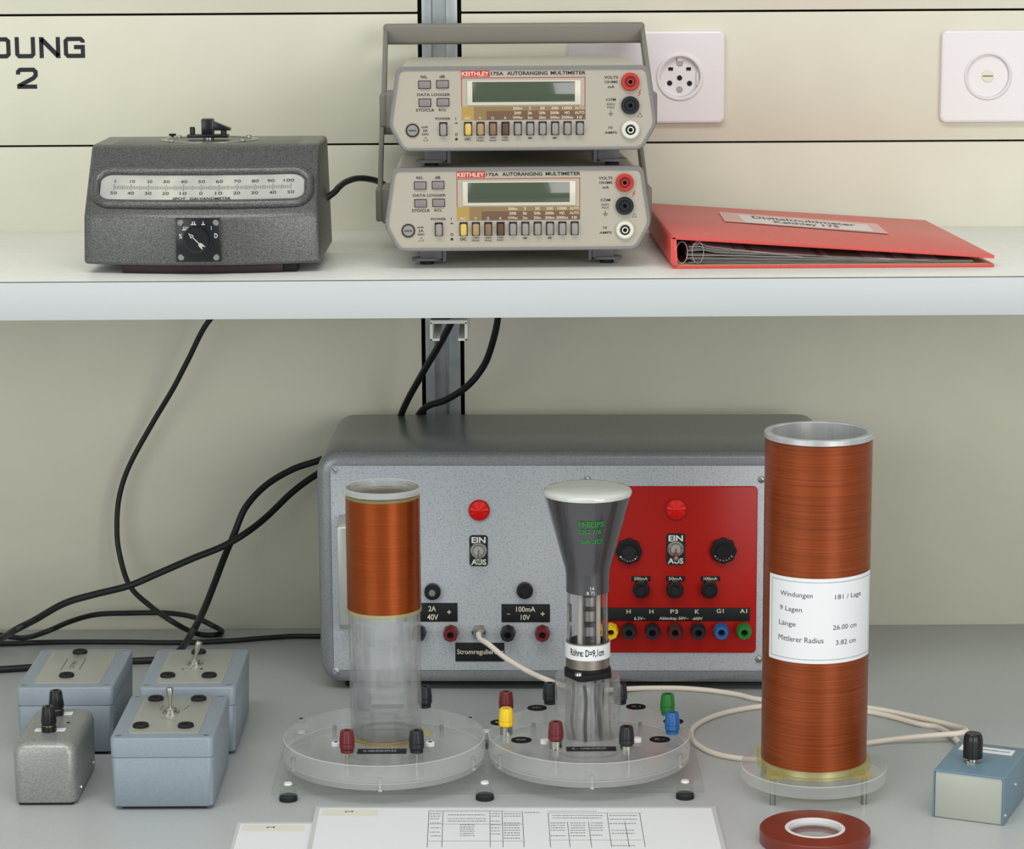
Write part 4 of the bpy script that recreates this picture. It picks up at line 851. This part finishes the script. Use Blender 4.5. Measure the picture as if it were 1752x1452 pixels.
b = B(); b.text('Nr. 388', xo-8, xo+8, 10, 14, zf_-2.8, 0, 'z'); b.text('Ablenkspule zur', xo-18, xo+18, 2, 7, zf_-2.8, 0, 'z'); b.obj('flange_lettering', [greyink], lt)

# tube stand
tt = thing('tube_stand', 'clear round acrylic stand with coloured binding posts holding the glass tube', 'tube stand', LT)
stand_disc(tt, hole=28)
for px, py, m_, lift in ((866, 1218, maroon, 0), (866, 1255, yellowp, 4), (951, 1279, maroon, 4), (1072, 1281, blackp, 1), (1150, 1254, bluep, 0), (1142, 1222, greenp, 0), (941, 1203, blackp, 0), (1061, 1203, blackp, 0)):
    q = tp(px, py, LT); post('binding_post', tt, q.x, q.y, 35, m_, 15.5, True, lift)
for px, py in ((951, 1283), (1076, 1283)):
    q = tp(px, py, LT); b = B(); b.cyl((q.x, q.y, 15), 1.6, 20, 'z', 12); b.box(q.x-5, q.x+5, q.y-5, q.y+5, 16, 19.5, mi=1); b.obj('terminal_stud', [steel, acryl], tt)
for px, py in ((932, 1271), (1090, 1268)):
    q = tp(px, py, LT); b = B(); b.cyl((q.x, q.y, 35), 3.8, 3.2, 'z', 20, bev=.5); b.obj('cap_screw', [plate_w], tt)
for px, py, s_ in ((919, 1211, '6.3V~'), (892, 1266, 'Modul.'), (1088, 1209, 'A 1'), (1129, 1265, 'K - '), (1152, 1234, 'G1'), (856, 1236, 'H')):
    q = tp(px, py, LT); b = B(); b.cyl((0, 0, 0), 1, .6, 'z', 32, M=Matrix.Translation((q.x, q.y, 34.9)) @ Matrix.Diagonal((8.6, 8.2, 1, 1)))
    b.text(s_, q.x-4, q.x+4, q.y-1.8, q.y+1.8, 35.6, 1, 'z', bold=.02); b.obj('oval_label', [mat('oval_black', (24, 18, 20), .7, spec=.2), mat('grey_engraving', (150, 152, 148), .6)], tt)
lab(tt, LT, 969, 1054, 1277.5, 1285, 'K - +ABLENKSP')
sx_ = at_y(1005.5, 1200, LT[1]).x-LT[0]; zc_ = at_y(1005, 1153, LT[1]).z
RSn = 27.5
zsock = zc_
b = B(); b.ring((sx_, 0, 22), RSn, 18.5, zsock-22, 'z', 72, b=.6); b.obj('clear_sleeve', [acryl_t], tt)
b = B()
for i in range(9):
    a_ = R(200+i*28); x, y = sx_+13*math.cos(a_), 13*math.sin(a_); b.tube([(x, y, zsock-6), (x+1.5*math.sin(i), y+1, zsock-20), (x-1.5*math.cos(i), y, 46), (x+1, y, 30)], 1.5, 8, mi=i % 2)
b.obj('inner_wire', [blackm, mat('grey_wire', (150, 150, 152), .4)], tt)
b = B()
P = [(-19.5, 7), (-19.5, -6), (-9, -23), (-4, -25), (19.5, -13), (19.5, 10), (8, 18), (-8, 18)]
b.prism([(sx_+x, y) for x, y in P], zsock, zsock+5, 'z', bev=.8, ang=50); b.cyl((sx_, 0, zsock+5), 18.5, 3.2, 'z', 48, bev=.5); so = b.obj('tube_socket', [blackm], tt)
b = B(); b.lathe([(0, 0), (3.6, 0), (3.2, 2), (0, 2.6)], (sx_-8, -19.6, zsock+4.8), 'z', 20); b.obj('socket_screw', [chrome], so)

# cathode ray tube
c_ = at_y(1008, 1120, LT[1]); z0 = zsock+8.3
Zp = lambda py, r: at_y(1009, py, LT[1]-r).z
crt = thing('cathode_ray_tube', 'grey-coated glass tube with white domed face and green print, standing upright', 'electron tube', (LT[0]+sx_, LT[1], z0))
zz_ = lambda py, r: Zp(py, r)-z0
b = B(); za = zz_(1104, 18); b.ring((0, 0, 0), 18.4, 16.6, za, 'z', 64, b=.4); b.obj('metal_collar', [speckle('brushed_collar', (140, 134, 124), (156, 150, 140), 40, .35, .8, .03)], crt)
zc0, zc1 = zz_(1131, 18.6), zz_(1106, 18.6)
b = B(); b.ring((0, 0, zc0), 18.9, 18.5, zc1-zc0, 'z', 64)
b.warp = lambda co: Vector((19.05*math.sin(co.x/19), -19.05*math.cos(co.x/19), co.z)); h_ = zc1-zc0; b.text('R\u00f6hre: D=9,1cm', -16.5, 14.5, zc0+h_*.22, zc0+h_*.78, 0, 1, bold=.02); b.obj('paper_band', [paper, ink], crt)
zn, zk, zf = zz_(1019, 18), zz_(978, 20), zz_(861, 37)
b = B(); zkk = zz_(990, 18.5)
prf = [(17.3, za-3), (17.3, zn)]; b.lathe([(17.2, 2), (17.2, zn+1), (16.2, zn+1), (16.2, 2)], (0, 0, 0), 'z', 64, closed=True); b.obj('clear_neck', [glass], crt)
coat = mat('grey_conductive_coat', (62, 61, 65), .3, coat=1)
b = B(); rf = 36.8
b.lathe([(16.4, zn), (18.2, zn), (18.4, zkk), (19.2, zkk+6), (21, zkk+12), (rf-.6, zf), (rf-2, zf), (18, zkk+8), (16.4, zkk)], (0, 0, 0), 'z', 72, closed=True); cn = b.obj('coated_cone', [coat], crt, sharp=60)
zd = at_y(1010, 824, LT[1]+8).z-z0
b = B(); hd = zd-zf
b.lathe([(rf-2, zf-.2), (rf-.3, zf), (rf, zf+2.2), (rf-.6, zf+3.7), (rf-2.6, zf+5), (rf-8, zf+6.2), (rf-16, zf+7.2), (rf-26, zf+7.8), (0, zf+8)], (0, 0, 0), 'z', 72); b.obj('domed_face', [mat('white_phosphor_face', (206, 210, 202), .12, coat=1, spec=.6)], crt, sharp=60)
b = B()
def conew(co):
    r_ = 21.3+(rf-21)*(co.z-zkk-12)/(zf-zkk-12); return Vector((r_*math.sin(co.x/r_), -r_*math.cos(co.x/r_), co.z))
b.warp = conew
gz = lambda zy: zz_(810+zy/4.03, 31)
gx = lambda zx: (900+zx/4.03-1009.5)/2.07
for s_, x0, x1, y0, y1 in (('PHILIPS', 372, 548, 330, 370), ('DG 7/6', 375, 530, 388, 422), ('6A 3D', 388, 538, 458, 494)): b.text(s_, gx(x0), gx(x1), gz(y1), gz(y0), 0, bold=.03)
b.obj('green_print', [mat('green_ink', (24, 142, 50), .5)], cn)
b = B(); b.warp = lambda co: Vector((18.55*math.sin(co.x/18.5), -18.55*math.cos(co.x/18.5), co.z)); b.text('14', gx(455), gx(482), zn+4.5, zn+7.5, 0); b.text('8 71', gx(430), gx(484), zn+.6, zn+3.6, 0); b.obj('white_print', [white], cn)
# electron gun inside the neck
b = B()
for x, y, r_ in ((-6.5, -9, 2.1), (8.5, -9, 1.9), (-2, 10, 2)): b = B(); b.cyl((x, y, za-4), r_, zn+10-za, 'z', 14, mi=0); b.obj('ceramic_rod', [mat('ceramic', (214, 206, 190), .4)], crt)
b = B(); L_ = zn-za
for f0, f1, r_, mi in ((.02, .06, 9, 1), (.12, .3, 7, 0), (.34, .37, 9, 1), (.42, .62, 7, 0), (.66, .69, 9.5, 1), (.72, .9, 7, 0), (.94, .97, 9, 1)): b.cyl((1.5, -1, za+L_*f0), r_, L_*(f1-f0), 'z', 28, mi)
b.tube([(-3, -8, za), (-3.5, -9, za+L_*.3), (-5, -9.5, za+L_*.6)], .35, 6, 0); b.obj('electron_gun', [mat('gun_metal', (150, 146, 140), .35, .7), dark], crt)

# ================================================================ LAMINATED SHEETS
lam = mat('clear_laminate', (206, 212, 210), .12)
def sheet(label_, Q, Lq, z, tab, tpx, tables):
    t = thing('laminated_sheet', label_, 'paper sheet', (0, 0, 0)); org_ = Vector((sum(q.x for q in Lq)/4, sum(q.y for q in Lq)/4, 0)); t.location = org_*K
    def slab(P, z0, z1): b = B(); b.prism([(q.x-org_.x, q.y-org_.y) for q in P], z0, z1, 'z'); return b
    slab(Lq, z, z+.35).obj('laminate_pouch', [lam], t)
    ps = slab(Q, z+.36, z+.5).obj('paper', [paper], t)
    b = B(); a_ = [at_z(*p, z+.5)-org_ for p in tab]; b.quad([(q.x, q.y, z+.55) for q in a_]); b.obj('index_tab', [mat('tab_cream', (232, 230, 214), .5)], ps)
    q = at_z(*tpx, z)-org_; b = B(); b.text('2', q.x-1.6, q.x+1.6, q.y-3.4, q.y+3.4, z+.62, 0, 'z', bold=.03, rot=R(90)); b.obj('page_number', [greyink], ps)
    b = B(); tables(b, org_, z+.58)
    if len(b.bm.verts): b.obj('printed_table', [greyink], ps)
    return t
def sheet_pts(P, z): return [at_z(*p, z) for p in P]
def fr(px, py): return at_z(px, py, .5)
def tab1(b, o_, z):
    P = lambda zx, zy: fr(380+zx/1.904, 1340+zy/1.904)-o_
    def ln(x0, y0, x1, y1, wd=.45):
        p, q = P(x0, y0), P(x1, y1); lineq(b, (p.x, p.y), (q.x, q.y), wd, z)
    for x in (674, 720, 872, 912, 978): ln(x, 97, x-(826-x)*.04, 213)
    for y in (97, 138, 193): ln(672, y, 980, y)
    for x in (1062, 1254, 1360): ln(x, 102, x+(x-826)*.035, 213)
    for x in (1125, 1193, 1312): ln(x, 130, x+(x-826)*.03, 213)
    for y in (102, 190): ln(1060, y, 1368, y)
    ln(672, 93.5, 915, 93.5, .5); ln(1060, 96, 1220, 96, .5)
    r_ = random.Random(5)
    for x0, x1, ys in ((678, 712, (104, 112, 120, 134, 150, 164, 176)), (735, 860, (108, 120, 128)), (775, 822, (140, 147, 154, 161, 168, 175)), (876, 906, (104, 112, 128, 140, 150, 160, 170)), (918, 972, (104, 112, 134, 142, 150, 158, 166, 174, 184)), (985, 1035, (100,)),
                       (1075, 1240, (110, 118)), (1070, 1118, (134, 142, 150, 158, 176)), (1135, 1185, (134, 142, 150, 158, 166, 176)), (1200, 1242, (134, 142, 150, 158, 174)), (1262, 1352, (110, 122, 136)), (1270, 1345, (158, 168, 208))):
        for y in ys:
            x = x0
            while x < x1-3: w_ = r_.uniform(3, 9); ln(x, y, min(x+w_, x1), y, 1.3); x += w_+2.5
# far corners of the sheets continue out of the frame towards the viewer
Z1 = 1.4
Lq = [at_z(540, 1380, Z1), at_z(1224, 1380, Z1)]; Lq = [Lq[0], Lq[1], Lq[1]+Vector((1, -218, 0)), Lq[0]+Vector((2, -218, 0))]
Qq = [at_z(547, 1383, Z1), at_z(1217, 1383, Z1)]; Qq = [Qq[0], Qq[1], Qq[1]+Vector((1, -210, 0)), Qq[0]+Vector((2, -210, 0))]
sheet('large white laminated sheet with printed tables, bottom centre of the worktop', Qq, Lq, Z1, [(549, 1395), (646, 1395), (648, 1385), (552, 1384)], (597, 1389), tab1)
Lq = [at_z(407, 1407, .3), at_z(545, 1407, .3)]; Lq = [Lq[0], Lq[1]+Vector((60, 0, 0)), Lq[1]+Vector((60, -170, 0)), Lq[0]+Vector((1, -170, 0))]
Qq = [at_z(412, 1410, .3), at_z(540, 1410, .3)]; Qq = [Qq[0], Qq[1]+Vector((56, 0, 0)), Qq[1]+Vector((56, -160, 0)), Qq[0]+Vector((1, -160, 0))]
sheet('plain white laminated sheet partly under the larger sheet, bottom left', Qq, Lq, .3, [(413, 1421), (520, 1421), (521, 1411), (415, 1411)], (463, 1416), lambda b, o_, z: None)
